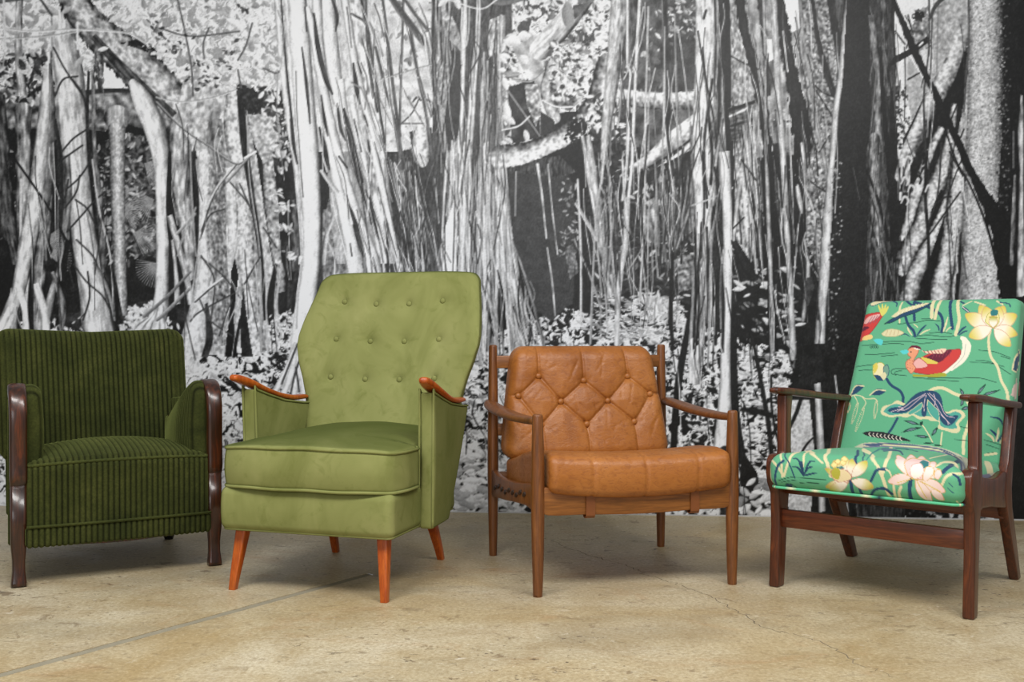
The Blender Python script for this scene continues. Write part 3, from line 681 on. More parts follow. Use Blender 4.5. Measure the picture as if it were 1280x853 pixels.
    # ---- right of the pole: crossing stems
    P([(916, 200), (1040, 190), (1040, 440), (1000, 445), (960, 425), (916, 420)], .1, .04)
    P([(910, -160), (925, -160), (940, 130), (952, 260), (940, 330), (920, 300), (914, 120)], .62, .28, 1, (1.6, .8)); P([(928, 180), (942, 160), (948, 240), (940, 320), (930, 280)], .86, .1, 1)
    P([(910, 135), (944, 128), (942, 170), (914, 176)], .35, .2, 1, (.7, 1.6)); S([(912, 138, 4), (942, 128, 4)], [.1]); S([(912, 146, 3), (934, 136, 3)], [.85]); S([(914, 158, 3), (940, 150, 3)], [.12])
    P([(956, 50), (966, 50), (968, 74), (958, 80)], .93); P([(976, -20), (998, -20), (1000, 36), (984, 44), (972, 20)], .92, .04); P([(988, 60), (1002, 50), (1004, 80), (992, 92)], .75, .2, 1); P([(998, 120), (1006, 112), (1014, 124), (1010, 150), (1002, 140)], .97)
    P([(1000, -160), (1060, -160), (1044, 120), (1036, 220), (1030, 330), (1024, 345), (1008, 300), (1008, 160), (1002, 80)], .5, .3, 1, (1.2, 1.1)); F(R(1008, 20, 1046, 340), 420, (2.5, 6), (.6, 1), [.75, .65, .85, .3, .35])
    P([(1040, -160), (1062, -160), (1048, 100), (1042, 60)], .3, .1, 1, (2, .5))
    F(R(918, 330, 1000, 440), 70, (6, 18), (.25, .45), [.85, .7, .4], (-.4, .9)); F(R(914, 120, 1010, 320), 160, (2, 6), (.3, .6), [.7, .5, .2])
    vines(916, 1000, 150, 330, 34, [.55, .75, .35, .08], (1, 2.6), 14, 8)
    for a, t in [([(900, -20, 7), (903, 30, 8), (908, 90, 6)], .12), ([(921, -20, 9), (930, 40, 11), (944, 90, 13), (955, 150, 12), (962, 220, 10)], .1), ([(948, -20, 9), (955, 60, 6), (960, 120, 6)], .18), ([(970, -20, 10), (978, 30, 14), (986, 80, 15), (996, 130, 20), (1002, 170, 22), (1006, 210, 12)], .1), ([(1012, -20, 4), (1022, 50, 5), (1034, 90, 5), (1044, 120, 4)], .1), ([(1018, 40, 3), (1030, 90, 3.5), (1040, 120, 3)], .14), ([(1034, -20, 8), (1042, 30, 10), (1050, 70, 8)], .12), ([(958, 200, 10), (960, 280, 10), (963, 350, 9), (966, 440, 12)], .08), ([(970, 180, 10), (985, 260, 14), (992, 320, 12)], .1), ([(996, 260, 8), (1004, 320, 8), (1006, 370, 6)], .1), ([(916, 300, 6), (930, 330, 10), (944, 350, 8)], .1)]:
        S(a, [t, t + .03, t], .05, rag=.25)
    for a, t in [([(965, -20, 8), (968, 40, 9), (971, 90, 7), (974, 140, 8), (978, 190, 8), (982, 260, 7), (986, 330, 7), (990, 400, 7), (992, 450, 8)], .8), ([(998, -20, 4), (1003, 50, 5), (1012, 100, 5), (1020, 160, 4.5), (1030, 200, 5), (1036, 240, 4)], .62), ([(953, -20, 2.5), (956, 80, 3), (957, 180, 4), (960, 260, 5), (963, 340, 5), (965, 440, 5)], .75), ([(940, 40, 2), (950, 110, 2.6), (960, 180, 2.6)], .6), ([(1002, 180, 4), (1006, 215, 5), (1008, 260, 3)], .88), ([(996, 232, 4), (999, 250, 6), (1002, 266, 3)], .93), ([(978, 40, 2.4), (984, 90, 2.4)], .9), ([(926, 225, 6), (921, 260, 6), (917, 300, 4)], .75), ([(946, 260, 2), (940, 300, 3)], .7), ([(1006, 300, 3), (1010, 340, 5), (1004, 400, 5)], .7)]:
        S(a, [t * .7, t, t * .55], .15)
    for a in [[(912, 70), (930, 80), (950, 88)], [(926, 200), (945, 226)], [(1010, 225), (1022, 234), (1032, 240)], [(1014, 104), (1028, 116), (1042, 122)], [(1015, 108), (1030, 130), (1040, 146)], [(916, 286), (930, 272)], [(1008, 150), (1018, 180), (1022, 220)], [(1036, 170), (1024, 190)]]:
        S([(x, y, 1.8) for x, y in a], [.1])
    P([(1008, 348), (1016, 345), (1018, 360), (1010, 384), (1004, 370)], .25, .1)
    S([(1061, -20, 5), (1056, 30, 7), (1051, 90, 8), (1045, 130, 8), (1041, 180, 8), (1036, 240, 9), (1034, 275, 12), (1031, 330, 14), (1027, 380, 12), (1024, 440, 14), (1020, 520, 18)], [.4, .74, .84, .6], .12)
    # ---- black trunk with grey bark beside it
    P([(1064, -160), (1086, -160), (1089, 60), (1090, 180), (1084, 300), (1074, 470), (1068, 690), (1034, 690), (1034, 440), (1038, 300), (1046, 180), (1054, 80)], .12, .015)
    F([(1036, 200), (1054, 200), (1048, 440), (1034, 440)], 110, (1.5, 4), (.5, 1), [.55, .4, .7]); S([(1066, 210, 1.5), (1074, 250, 1.2)], [.3])
    P([(1084, -160), (1116, -160), (1120, 180), (1132, 400), (1132, 690), (1070, 690), (1080, 400), (1088, 180)], .22, .14, 1, (2, .35))
    for a, t in [([(1088, 20, 8), (1092, 60, 10), (1098, 100, 10), (1096, 150, 9), (1100, 190, 8)], .6), ([(1104, -20, 8), (1104, 60, 8), (1110, 120, 6)], .38), ([(1092, 170, 14), (1090, 200, 17), (1094, 260, 15), (1098, 310, 14)], .56), ([(1104, 130, 4), (1108, 200, 4), (1114, 280, 3)], .4), ([(1092, 300, 7), (1100, 330, 6), (1106, 370, 6)], .4), ([(1096, 340, 3), (1092, 375, 3)], .6)]:
        S(a, [t * .5, t, t * .5], .22, (2, .5))
    S([(1099, 60, 4), (1104, 140, 5), (1112, 220, 7), (1120, 320, 12), (1122, 400, 14)], [.09]); S([(1086, 220, 3), (1100, 260, 4), (1110, 300, 5)], [.09])
    P([(1112, 100), (1118, 150), (1122, 230), (1130, 310), (1132, 380), (1116, 380), (1110, 250)], .1, .03); vines(1098, 1130, 320, 400, 10, [.4, .1, .55], (1, 2), 4, 4)
    # ---- pale roots and trunk on the right
    P([(1112, -160), (1175, -160), (1165, 20), (1140, 40), (1118, 60)], .9, .05)
    P([(1134, 70), (1160, 110), (1154, 180), (1140, 160), (1132, 110)], .66, .1, 1)
    P([(1140, 16), (1158, 8), (1164, 60), (1140, 70)], .55, .3, 1, soft=3); P([(1140, 16), (1154, 16), (1152, 28), (1140, 26)], .12, .06, soft=3)
    P([(1112, 84), (1116, 72), (1136, 62), (1158, 46), (1162, 52), (1140, 68), (1122, 78)], .1)
    P([(1170, -160), (1212, -160), (1212, 110), (1206, 500), (1128, 480), (1130, 340), (1148, 260), (1146, 180), (1158, 120), (1164, 40)], .66, .16, 2, (2.4, 2.4))
    P([(1128, 175), (1160, 110), (1205, 95), (1204, 130), (1190, 200), (1170, 330), (1150, 500), (1128, 500)], .1, .03)
    S([(1204, 45, 26), (1190, 85, 26), (1172, 115, 26), (1154, 150, 20), (1136, 190, 20), (1124, 225, 14)], [.2, .42, .72, .82, .74][::-1], .2, (1.4, 1.4))
    S([(1207, 66, 6), (1200, 100, 14), (1180, 140, 14), (1164, 165, 12)], [.07])
    S([(1128, 200, 11), (1126, 226, 9), (1124, 250, 5)], [.6, .9, .6], .2); S([(1140, 195, 12), (1134, 215, 10), (1128, 240, 8)], [.2, .6, .3], .3)
    S([(1176, 160, 10), (1162, 190, 11), (1148, 230, 14), (1134, 280, 12), (1126, 300, 6)], [.3, .7, .85, .5], .24, (1.4, 1.2)); P([(1136, 200), (1146, 196), (1148, 214), (1138, 220)], .12, .1)
    S([(1192, 130, 8), (1186, 180, 14), (1176, 215, 20), (1164, 245, 24), (1150, 285, 22), (1132, 320, 22), (1128, 340, 14)], [.22, .6, .8, .72, .36], .2, (1.5, 1.5))
    S([(1196, 180, 16), (1192, 230, 18), (1178, 270, 16), (1160, 310, 20), (1142, 350, 22), (1132, 390, 24), (1122, 450, 20), (1112, 500, 22)], [.35, .74, .78, .55, .26], .2, (1.5, 1.5))
    P([(1176, 236), (1180, 242), (1172, 266), (1160, 290), (1164, 262)], .1); P([(1180, 270), (1184, 280), (1176, 320), (1164, 350), (1160, 378), (1152, 378), (1160, 330)], .08)
    S([(1200, 190, 22), (1196, 250, 26), (1188, 310, 26), (1178, 350, 26), (1172, 390, 28), (1166, 450, 28), (1150, 520, 30)], [.34, .74, .8, .66, .32], .2, (1.6, 1.6))
    P([(1200, 290), (1203, 290), (1199, 385), (1192, 385)], .1); S([(1205, 200, 4), (1204, 300, 2), (1199, 380, 3)], [.45])
    S([(1176, 180, 3), (1172, 240, 2), (1160, 280, 2)], [.2]); S([(1200, 240, 2), (1184, 262, 2), (1164, 290, 2), (1148, 310, 2)], [.14]); S([(1205, 190, 1.6), (1184, 250, 1.6), (1186, 300, 1.6), (1190, 380, 1.6)], [.12]); S([(1188, 246, 3), (1178, 248, 2), (1172, 254, 2)], [.14])
    S([(1158, 190, 4), (1156, 240, 4), (1160, 300, 4), (1162, 380, 3)], [.1]); S([(1160, -20, 2), (1160, 60, 2), (1154, 120, 2.5), (1156, 190, 3)], [.2]); S([(1164, 20, 1.6), (1162, 110, 1.6)], [.2]); S([(1172, -10, 1.4), (1170, 90, 1.4)], [.45])
    S([(1230, -20, 44), (1232, 60, 46), (1231, 150, 46), (1230, 220, 52), (1232, 280, 60), (1236, 340, 70), (1238, 400, 76), (1240, 470, 90), (1242, 520, 120), (1244, 560, 60)], [.55, .7, .75, .74, .68, .5, .16], .16, (2.6, 2.6)); F(R(1208, -20, 1256, 380), 700, (1.5, 3), (.6, 1), [.5, .56, .8])
    S([(1209, -20, 2.5), (1210, 50, 2.5), (1207, 90, 3), (1204, 140, 2)], [.3]); S([(1190, -10, 4), (1170, 6, 5), (1160, 26, 3)], [.25])
    P([(1250, -160), (1292, -160), (1292, 690), (1258, 690), (1256, 400), (1246, 260), (1252, 160), (1256, 60)], .09, .02)
    F(R(1244, 0, 1262, 330), 220, (1.5, 4), (.5, 1), [.5, .35, .2])
    S([(1108, -20, 5), (1120, 12, 6), (1132, 40, 8), (1142, 64, 9), (1156, 94, 8), (1168, 118, 9), (1178, 142, 10), (1194, 172, 9), (1206, 200, 9), (1222, 232, 12), (1240, 266, 20), (1254, 300, 26), (1262, 380, 22)], [.08], rag=.2)
    S([(1176, 148, 2), (1194, 200, 2.4), (1212, 232, 2.4), (1232, 280, 3), (1246, 330, 4)], [.08]); S([(1186, 190, 2), (1206, 226, 2)], [.1])
    for a in [[(1134, 20), (1140, 44)], [(1118, 40), (1130, 56)], [(1134, 100), (1148, 92)], [(1158, 96), (1166, 122)], [(1188, 150), (1196, 130)], [(1200, 172), (1204, 162)]]:
        S([(x, y, 1.8) for x, y in a], [.1])
    S([(1204, 104, 8), (1180, 140, 8), (1166, 160, 6)], [.1], alpha=.7); S([(1148, 58, 2), (1152, 54, 3)], [.9])
    S([(1276, 120, 3), (1275, 170, 7), (1276, 215, 5), (1276, 300, 8), (1278, 370, 16)], [.5, .75, .6], .2); S([(1266, 165, 2), (1266, 210, 2)], [.4]); S([(1268, 220, 3), (1266, 280, 5), (1264, 330, 5)], [.6, .3], .2)
    # lower right, seen between the patterned chair's legs and arms
    P([(1006, 430), (1035, 430), (1035, 645), (996, 645), (986, 560)], .12, .05); P([(985, 500), (1012, 500), (1018, 560), (1014, 645), (988, 645), (980, 600)], .78, .14, 1, (1.3, 1.3)); S([(1022, 480, 8), (1026, 560, 9), (1028, 640, 8)], [.5, .85, .6], .15)
    S([(940, 420, 3), (950, 470, 5), (962, 540, 6), (966, 600, 6)], [.12]); S([(926, 512, 5), (945, 514, 7), (966, 520, 7)], [.1]); S([(1044, 470, 2), (1052, 540, 2.4), (1060, 640, 2.4)], [.75]); vines(1060, 1080, 500, 640, 8, [.4, .1], (1, 3), 5, 3)
    P([(926, 560), (946, 590), (960, 645), (926, 645)], .1, .04); S([(906, 560, 16), (912, 610, 26), (918, 650, 34)], [.3, .1], .1); F(R(925, 600, 965, 645), 30, (8, 20), (.35, .6), [.9, .6, .8], (-1, 1))
    S([(964, 470, 3), (966, 520, 3), (980, 580, 3)], [.1]); S([(990, 590, 2), (1006, 560, 3), (1016, 548, 2)], [.12]); S([(1008, 470, 4), (998, 510, 5), (985, 540, 4)], [.12])
    # ---- fine hanging rootlets over everything
    tangle(0, 130, 150, 400, 70, [.15, .2, .75, .85], .05); tangle(205, 350, 120, 430, 90, [.15, .25, .8, .9], .05, (40, 120))
    tangle(345, 372, 0, 330, 24, [.3, .6, .9], .08); tangle(395, 480, 0, 330, 80, [.3, .45, .95, .9], .22, (40, 120)); tangle(440, 545, 0, 335, 190, [.2, .3, .4, .85, .95, .7], .2, (50, 150))
    tangle(484, 560, 180, 335, 90, [.9, .75, .55, .12], .16, (30, 90)); tangle(545, 630, 0, 340, 240, [.85, .7, .5, .18, .2], -.02, (40, 140)); tangle(550, 640, 200, 440, 130, [.95, .8, .6, .15], .06, (50, 120))
    tangle(630, 720, 205, 400, 10, [.6], .04, (30, 80)); tangle(620, 720, 380, 445, 40, [.85, .1], .3, (15, 40)); tangle(715, 780, 140, 400, 90, [.85, .6, .15, .75], .08, (30, 110)); tangle(770, 880, 0, 390, 200, [.8, .6, .45, .12, .9], .0, (50, 160))
    tangle(868, 905, 0, 440, 110, [.95, .85, .2, .14, .5], -.02, (40, 140)); tangle(905, 1010, 0, 440, 230, [.1, .12, .75, .55, .9], .1, (50, 160)); tangle(1000, 1045, 0, 440, 60, [.12, .2, .75], .05, (40, 120)); tangle(1086, 1132, 0, 390, 110, [.1, .5, .4, .12], .08, (40, 120))
    tangle(1134, 1210, 0, 370, 50, [.12, .2, .9], .0, (40, 120)); tangle(840, 960, 400, 645, 70, [.1, .85, .12], .05, (40, 110)); tangle(580, 640, 420, 560, 60, [.9, .8, .1], .3, (30, 80))
    for q in range(9):          # gnarled knots on the pale roots
        x, y = [(1134, 200), (1142, 210), (1130, 226), (1150, 200), (1138, 236), (1146, 224), (1130, 250), (1154, 214), (1160, 236)][q]
        S([(x - 4, y + 4, 2), (x, y - 4, 3), (x + 5, y, 3), (x + 3, y + 6, 2)], [.1 if q % 2 else .8])
    # ---- beyond the frame the same forest goes on
    for x, w, t in [(-300, 40, .7), (-215, 26, .85), (-150, 60, .6), (-70, 30, .8), (-30, 16, .5), (1330, 50, .72), (1400, 24, .85), (1450, 60, .5), (1530, 36, .8), (1580, 22, .6)]:
        S([(x, -180, w * .9), (x + RNG.uniform(-12, 12), 60, w), (x + RNG.uniform(-14, 14), 260, w), (x + RNG.uniform(-10, 10), 400, w * 1.3), (x, 450, w * 1.8)], [t * .6, t, t, t * .8, t * .45], .22, (1.7, .6))
        vines(x - w, x + w, -150, 430, 5, [.15, .8], (1.5, 3), 8, 14)
    vines(-320, -10, -140, 400, 16, [.15, .6, .8], (1, 3), 10, 14); vines(1300, 1600, -140, 400, 16, [.15, .6, .8], (1, 3), 10, 14)
    F(R(-330, 420, 0, 660), 250, (5, 15), (.3, .55), [.92, .84, .78, .6], (-.6, .9)); F(R(1290, 440, 1610, 660), 250, (5, 15), (.3, .55), [.9, .8, .6, .3], (-.6, .9))
    a = c.a[..., 0]
    yy, xx = np.mgrid[0:c.H, 0:c.W]
    a = a + .03 * NF[0][yy % 512, xx % 512] * (.3 + a) + .06 * NF[1][(yy * 2) % 512, (xx * 3) % 512]
    a = np.clip((a - .5) * 1.22 + .525, 0, 1)
    return c, .045 + .945 * a
# ---------------------------------------------------------------- materials
def m_mural():
    m = Mat('forest_print', .42, Specular_IOR_Level=.35)
    m.link(m.n('Attribute', attribute_name='print').outputs['Color'], 'Base Color')
    return m.m
def m_concrete():
    m = Mat('worn_concrete', .5, Specular_IOR_Level=.4)
    v = m.coord()
    big = m.noise(v, .8, 5, .62, .8)
    mid = m.noise(v, 4.5, 6, .65, .8)
    fine = m.noise(v, 85, 4, .75)
    c = m.ramp(big, [(.34, lin(178, 156, 114)), (.5, lin(194, 180, 148)), (.66, lin(208, 198, 174))])
    c = m.mix(m.ramp(mid, [(.36, (.45, .45, .45)), (.6, (0, 0, 0))]), c, lin(160, 134, 90))
    c = m.mix(m.ramp(m.noise(m.coord((1, 1.6, 1), (0, 0, .5)), 1.7, 6, .7, 1.5), [(.56, (0, 0, 0)), (.72, (.5, .5, .5))]), c, lin(170, 124, 76))
    c = m.mix(m.ramp(m.noise(m.coord((1, 2.2, 1)), 1.3, 5, .6, .4), [(.52, (0, 0, 0)), (.72, (.5, .5, .5))]), c, lin(146, 140, 122))
    c = m.mix(m.ramp(fine, [(.36, (.55, .55, .55)), (.58, (0, 0, 0))]), c, lin(142, 120, 84))
    c = m.mix(m.ramp(fine, [(.58, (0, 0, 0)), (.74, (.5, .5, .5))]), c, lin(226, 214, 186))
    # spilled-paint specks and chips, thicker in some areas than others
    zone = m.ramp(m.noise(v, .7, 3, .5), [(.42, (0, 0, 0)), (.6, (1, 1, 1))])
    for sc_, lo, hi, col, k in ((13, .60, .64, lin(112, 92, 68), .75), (26, .62, .65, lin(78, 64, 52), .9), (22, .63, .67, lin(228, 220, 200), .6), (6, .62, .69, lin(124, 108, 86), .5)):
        f = m.ramp(m.noise(m.coord((1, 1.5, 1), (0, 0, sc_)), sc_, 5, .7, .6), [(lo, (0, 0, 0)), (hi, (k, k, k))])
        f = m.mix(1., f, m.mix(.65, (1, 1, 1), zone), 'MULTIPLY')
        c = m.mix(f, c, col)
    m.link(c, 'Base Color')
    m.link(m.ramp(mid, [(.3, (.36, .36, .36)), (.7, (.6, .6, .6))]), 'Roughness')
    m.bump(fine, .15, .001)
    return m.m
def plain(name, col, rough, **kw):
    m = Mat(name, rough, **kw)
    n = m.noise(m.coord(), 30, 4)
    m.link(m.mix(n, tuple(c * .75 for c in col), tuple(min(1, c * 1.2) for c in col)), 'Base Color')
    return m.m
def m_corduroy():
    m = Mat('green_corduroy', .9, Sheen_Weight=.6, Sheen_Roughness=.4, Sheen_Tint=lin(150, 160, 90) + (1,), Specular_IOR_Level=.1)
    v = m.coord()
    c = m.ramp(m.noise(v, 7, 5, .6, .5), [(.3, lin(44, 49, 22)), (.55, lin(61, 65, 30)), (.75, lin(78, 80, 40))])
    c = m.mix(m.ramp(m.noise(v, 160, 2), [(.3, (.5, .5, .5)), (.7, (0, 0, 0))]), c, lin(27, 32, 14))
    wale = m.n('Attribute', attribute_name='print').outputs['Color']       # wale pile / barer ground weave, with groove shade painted into the colour
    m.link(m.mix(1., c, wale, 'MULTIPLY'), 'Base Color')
    m.bump(m.noise(v, 420, 2), .3, .001)
    return m.m
def m_velvet():
    m = Mat('olive_velvet', .8, Sheen_Weight=.12, Sheen_Roughness=.35, Sheen_Tint=lin(200, 205, 140) + (1,), Specular_IOR_Level=.12)
    v = m.coord()
    c = m.ramp(m.noise(m.coord((1, 1, .6)), 5, 4, .6, .8), [(.3, lin(116, 120, 67)), (.5, lin(132, 135, 81)), (.72, lin(145, 146, 93))])
    c = m.mix(m.ramp(m.noise(v, 13, 4, .65, 1.2), [(.54, (0, 0, 0)), (.74, (.55, .55, .55))]), c, lin(104, 110, 54))
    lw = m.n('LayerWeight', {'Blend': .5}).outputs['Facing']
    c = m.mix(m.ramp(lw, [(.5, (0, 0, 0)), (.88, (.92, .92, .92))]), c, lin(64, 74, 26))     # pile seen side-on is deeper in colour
    m.link(c, 'Base Color')
    m.bump(m.noise(v, 500, 2), .12, .001)
    return m.m
def m_leather():
    m = Mat('cognac_leather', .42, Specular_IOR_Level=.45)
    v = m.coord()
    c = m.ramp(m.noise(v, 5, 5, .6, .4), [(.28, lin(138, 80, 31)), (.5, lin(160, 98, 42)), (.74, lin(176, 114, 56))])
    vo = m.n('TexVoronoi', {'Vector': m.coord((1, 1, .7)), 'Scale': 150.}, feature='DISTANCE_TO_EDGE').outputs['Distance']
    wr = m.noise(m.coord((1, 1, 1.9), (0, .6, 0)), 26, 5, .7, 2.)
    c = m.mix(m.ramp(wr, [(.36, (.45, .45, .45)), (.5, (0, 0, 0))]), c, lin(118, 62, 26))
    m.link(c, 'Base Color')
    h = m.n('Math', {0: m.n('Math', {0: vo, 1: .25}, operation='MULTIPLY').outputs[0], 1: wr}, operation='ADD').outputs[0]
    m.bump(h, .45, .003)
    m.link(m.ramp(wr, [(.3, (.48, .48, .48)), (.7, (.31, .31, .31))]), 'Roughness')
    return m.m
def m_fabric():
    m = Mat('lotus_print_cotton', .75, Sheen_Weight=.1, Specular_IOR_Level=.25)
    a = m.n('Attribute', attribute_name='print').outputs['Color']
    wv = m.noise(m.coord((1, 1, 1)), 700, 2)
    m.link(m.mix(.12, a, m.ramp(wv, [(.3, (.1, .1, .1)), (.7, (.9, .9, .9))]), 'SOFT_LIGHT'), 'Base Color')
    m.bump(wv, .15, .0008)
    return m.m
MURAL, CONCRETE = m_mural(), m_concrete()
CORD, VELVET, LEATHER, FABRIC = m_corduroy(), m_velvet(), m_leather(), m_fabric()
WALNUT = wood('dark_polished_walnut', lin(22, 10, 5), lin(56, 26, 11), lin(104, 46, 14), .3, .35)
BEECH = wood('orange_stained_beech', lin(144, 54, 7), lin(178, 80, 13), lin(198, 104, 30), .36, .2)
TEAK = wood('warm_brown_teak', lin(84, 46, 18), lin(118, 68, 28), lin(144, 90, 40), .42, .12)
TEAK_X = wood('warm_brown_teak_rail', lin(104, 60, 22), lin(136, 82, 32), lin(158, 100, 46), .42, .1, 0)
AFROMOSIA = wood('reddish_brown_afromosia', lin(48, 19, 8), lin(82, 36, 14), lin(116, 56, 22), .38, .15)
AFRO_X = wood('reddish_brown_stretcher', lin(58, 23, 9), lin(94, 42, 17), lin(120, 60, 26), .36, .15, 0)
STRAP = plain('brown_strap_leather', lin(118, 66, 28), .5)
JOINT = plain('joint_filler', lin(146, 138, 118), .8)
CRACK = plain('crack_dirt', lin(122, 110, 90), .9)
BLACK = plain('black_caster', lin(24, 22, 22), .4)
DARKLEATHER = plain('dark_leather_lace', lin(52, 34, 26), .5)
PLASTER = plain('white_plaster', lin(226, 226, 226), .8)
# ---------------------------------------------------------------- the room
F_PX, HZ = 1285., 417.
WA, WB = np.array([-2.44, 4.90]), np.array([2.23, 4.52])
WD = (WB - WA) / np.linalg.norm(WB - WA)          # along the wall, left to right
WN = np.array([WD[1], -WD[0]])                    # out of the wall, into the room
WRZ = math.atan2(WD[1], WD[0])
WLEN = np.linalg.norm(WB - WA)
def wall_xy(s, out=0.):
    return WA[0] + WD[0] * s + WN[0] * out, WA[1] + WD[1] * s + WN[1] * out
def build_floor():
    # two slabs with a filled saw-cut joint between them
    a, b = np.array([-1.233, 2.4755]), np.array([-.642, 3.30])
    d = (b - a) / np.linalg.norm(b - a)
    nn = np.array([-d[1], d[0]])
    hw = .016
    p0, p1 = a - d * 6, a + d * 2.9
    v, f = [], []
    def quad(q, z):
        k = len(v)
        v.extend([(x, y, z) for x, y in q]); f.append((k, k + 1, k + 2, k + 3))
    big = 9
    o = p0 - nn * hw; e = a + d * 8
    quad([p0 - nn * hw, p0 - nn * big, e - nn * big, e - nn * hw], 0)
    quad([p0 + nn * hw, e + nn * hw, e + nn * big, p0 + nn * big], 0)
    e1 = a + d * 1.28
    quad([p0 - nn * hw, e1 - nn * hw, e1 + nn * hw, p0 + nn * hw], -.003)
    quad([e1 - nn * hw, e - nn * hw, e + nn * hw, e1 + nn * hw], 0)
    for s in (-1, 1):
        k = len(v); q0, q1 = p0 + nn * hw * s, e + nn * hw * s
        v.extend([(q0[0], q0[1], 0), (q1[0], q1[1], 0), (q1[0], q1[1], -.003), (q0[0], q0[1], -.003)]); f.append((k, k + 1, k + 2, k + 3))
    fl = obj('floor', v, f, CONCRETE, smooth=False)
    fl['kind'] = 'structure'; fl['label'] = 'worn beige stained concrete floor'
    L = 6.9
    n = 160
    jv, jf = [], []
    for i in range(n + 1):
        c = p0 + d * (i / n * (np.linalg.norm(e1 - p0)))
        w = hw * (.84 + .14 * math.sin(i * 2.3) * math.cos(i * .7))
        jv += [(c[0] - nn[0] * w, c[1] - nn[1] * w, -.0008), (c[0] + nn[0] * w, c[1] + nn[1] * w, -.0008)]
        if i: jf.append((2 * i - 2, 2 * i, 2 * i + 1, 2 * i - 1))
    obj('joint_filler', jv, jf, JOINT, fl, label='dark grey filled joint in the concrete')
    rr = np.random.default_rng(3)
    for path in ([(.13, 4.15), (.2, 3.98), (.3, 3.8), (.42, 3.62), (.46, 3.5), (.55, 3.36), (.62, 3.2), (.68, 3.0), (.72, 2.86), (.82, 2.74), (.86, 2.58), (.92, 2.46)],):
        q = catmull(path, 10)
        cv, cf = [], []
        for i, p in enumerate(q):
            j = rr.normal(0, .006, 2); wdt = .0011 * (1 + .5 * rr.random()) * min(1, (len(q) - i) / 20 + .3)
            cv += [(p[0] + j[0] - wdt, p[1] + j[1], .0004), (p[0] + j[0] + wdt, p[1] + j[1], .0004)]
            if i: cf.append((2 * i - 2, 2 * i - 1, 2 * i + 1, 2 * i))
        obj('crack', cv, cf, CRACK, fl, label='hairline crack in the concrete')
def build_wall():
    s0, s1, h = -1.15, WLEN + 1.15, 2.9
    bm = [wall_xy(s0), wall_xy(s1), wall_xy(s1, -.12), wall_xy(s0, -.12)]
    v = [(x, y, z) for z in (-.02, h + .1) for x, y in bm]
    w_ = obj('wall_back', v, [(0, 1, 5, 4), (1, 2, 6, 5), (2, 3, 7, 6), (3, 0, 4, 7), (4, 5, 6, 7), (3, 2, 1, 0)], PLASTER, smooth=False)
    w_['kind'] = 'structure'; w_['label'] = 'white back wall behind the forest mural'
    # print sheet
    cv, img = paint_mural()
    st = .0046
    S = np.concatenate([np.arange(s0, -.05, .012), np.arange(-.05, WLEN + .18, st), np.arange(WLEN + .18, s1 + .001, .012)])
    Z = np.concatenate([np.arange(.004, 2.42, st), np.arange(2.42, h, .012)])
    SS, ZZ = np.meshgrid(S, Z)
    X, Y = WA[0] + WD[0] * SS + WN[0] * .002, WA[1] + WD[1] * SS + WN[1] * .002
    # U, V: image pixels, each wall point projected from the camera position
    U = 640 + F_PX * X / Y
    V = HZ + F_PX * (CAM_H - ZZ) / Y
    u = np.clip(U - cv.x0 - .5, 0, cv.W - 1.001); v_ = np.clip(V - cv.y0 - .5, 0, cv.H - 1.001)
    i, j = u.astype(int), v_.astype(int)
    fu, fv = u - i, v_ - j
    g = (img[j, i] * (1 - fu) + img[j, i + 1] * fu) * (1 - fv) + (img[j + 1, i] * (1 - fu) + img[j + 1, i + 1] * fu) * fv
    g = np.where(ZZ < .008, .93, g)                         # unprinted white margin at the foot
    lum = slin(g) * .96
    cols = np.stack([lum * .935, lum * .955, lum * 1.0], -1).reshape(-1, 3)
    ny, nx = SS.shape
    k = np.arange(nx * ny).reshape(ny, nx)
    q = np.stack([k[:-1, :-1], k[:-1, 1:], k[1:, 1:], k[1:, :-1]], -1).reshape(-1, 4)
    o = obj('forest_mural', np.stack([X, Y, ZZ], -1).reshape(-1, 3), q, MURAL, cols=cols)
    o['label'] = 'black and white photographic banyan forest mural covering the whole back wall'
    o['category'] = 'mural'
build_floor()
build_wall()
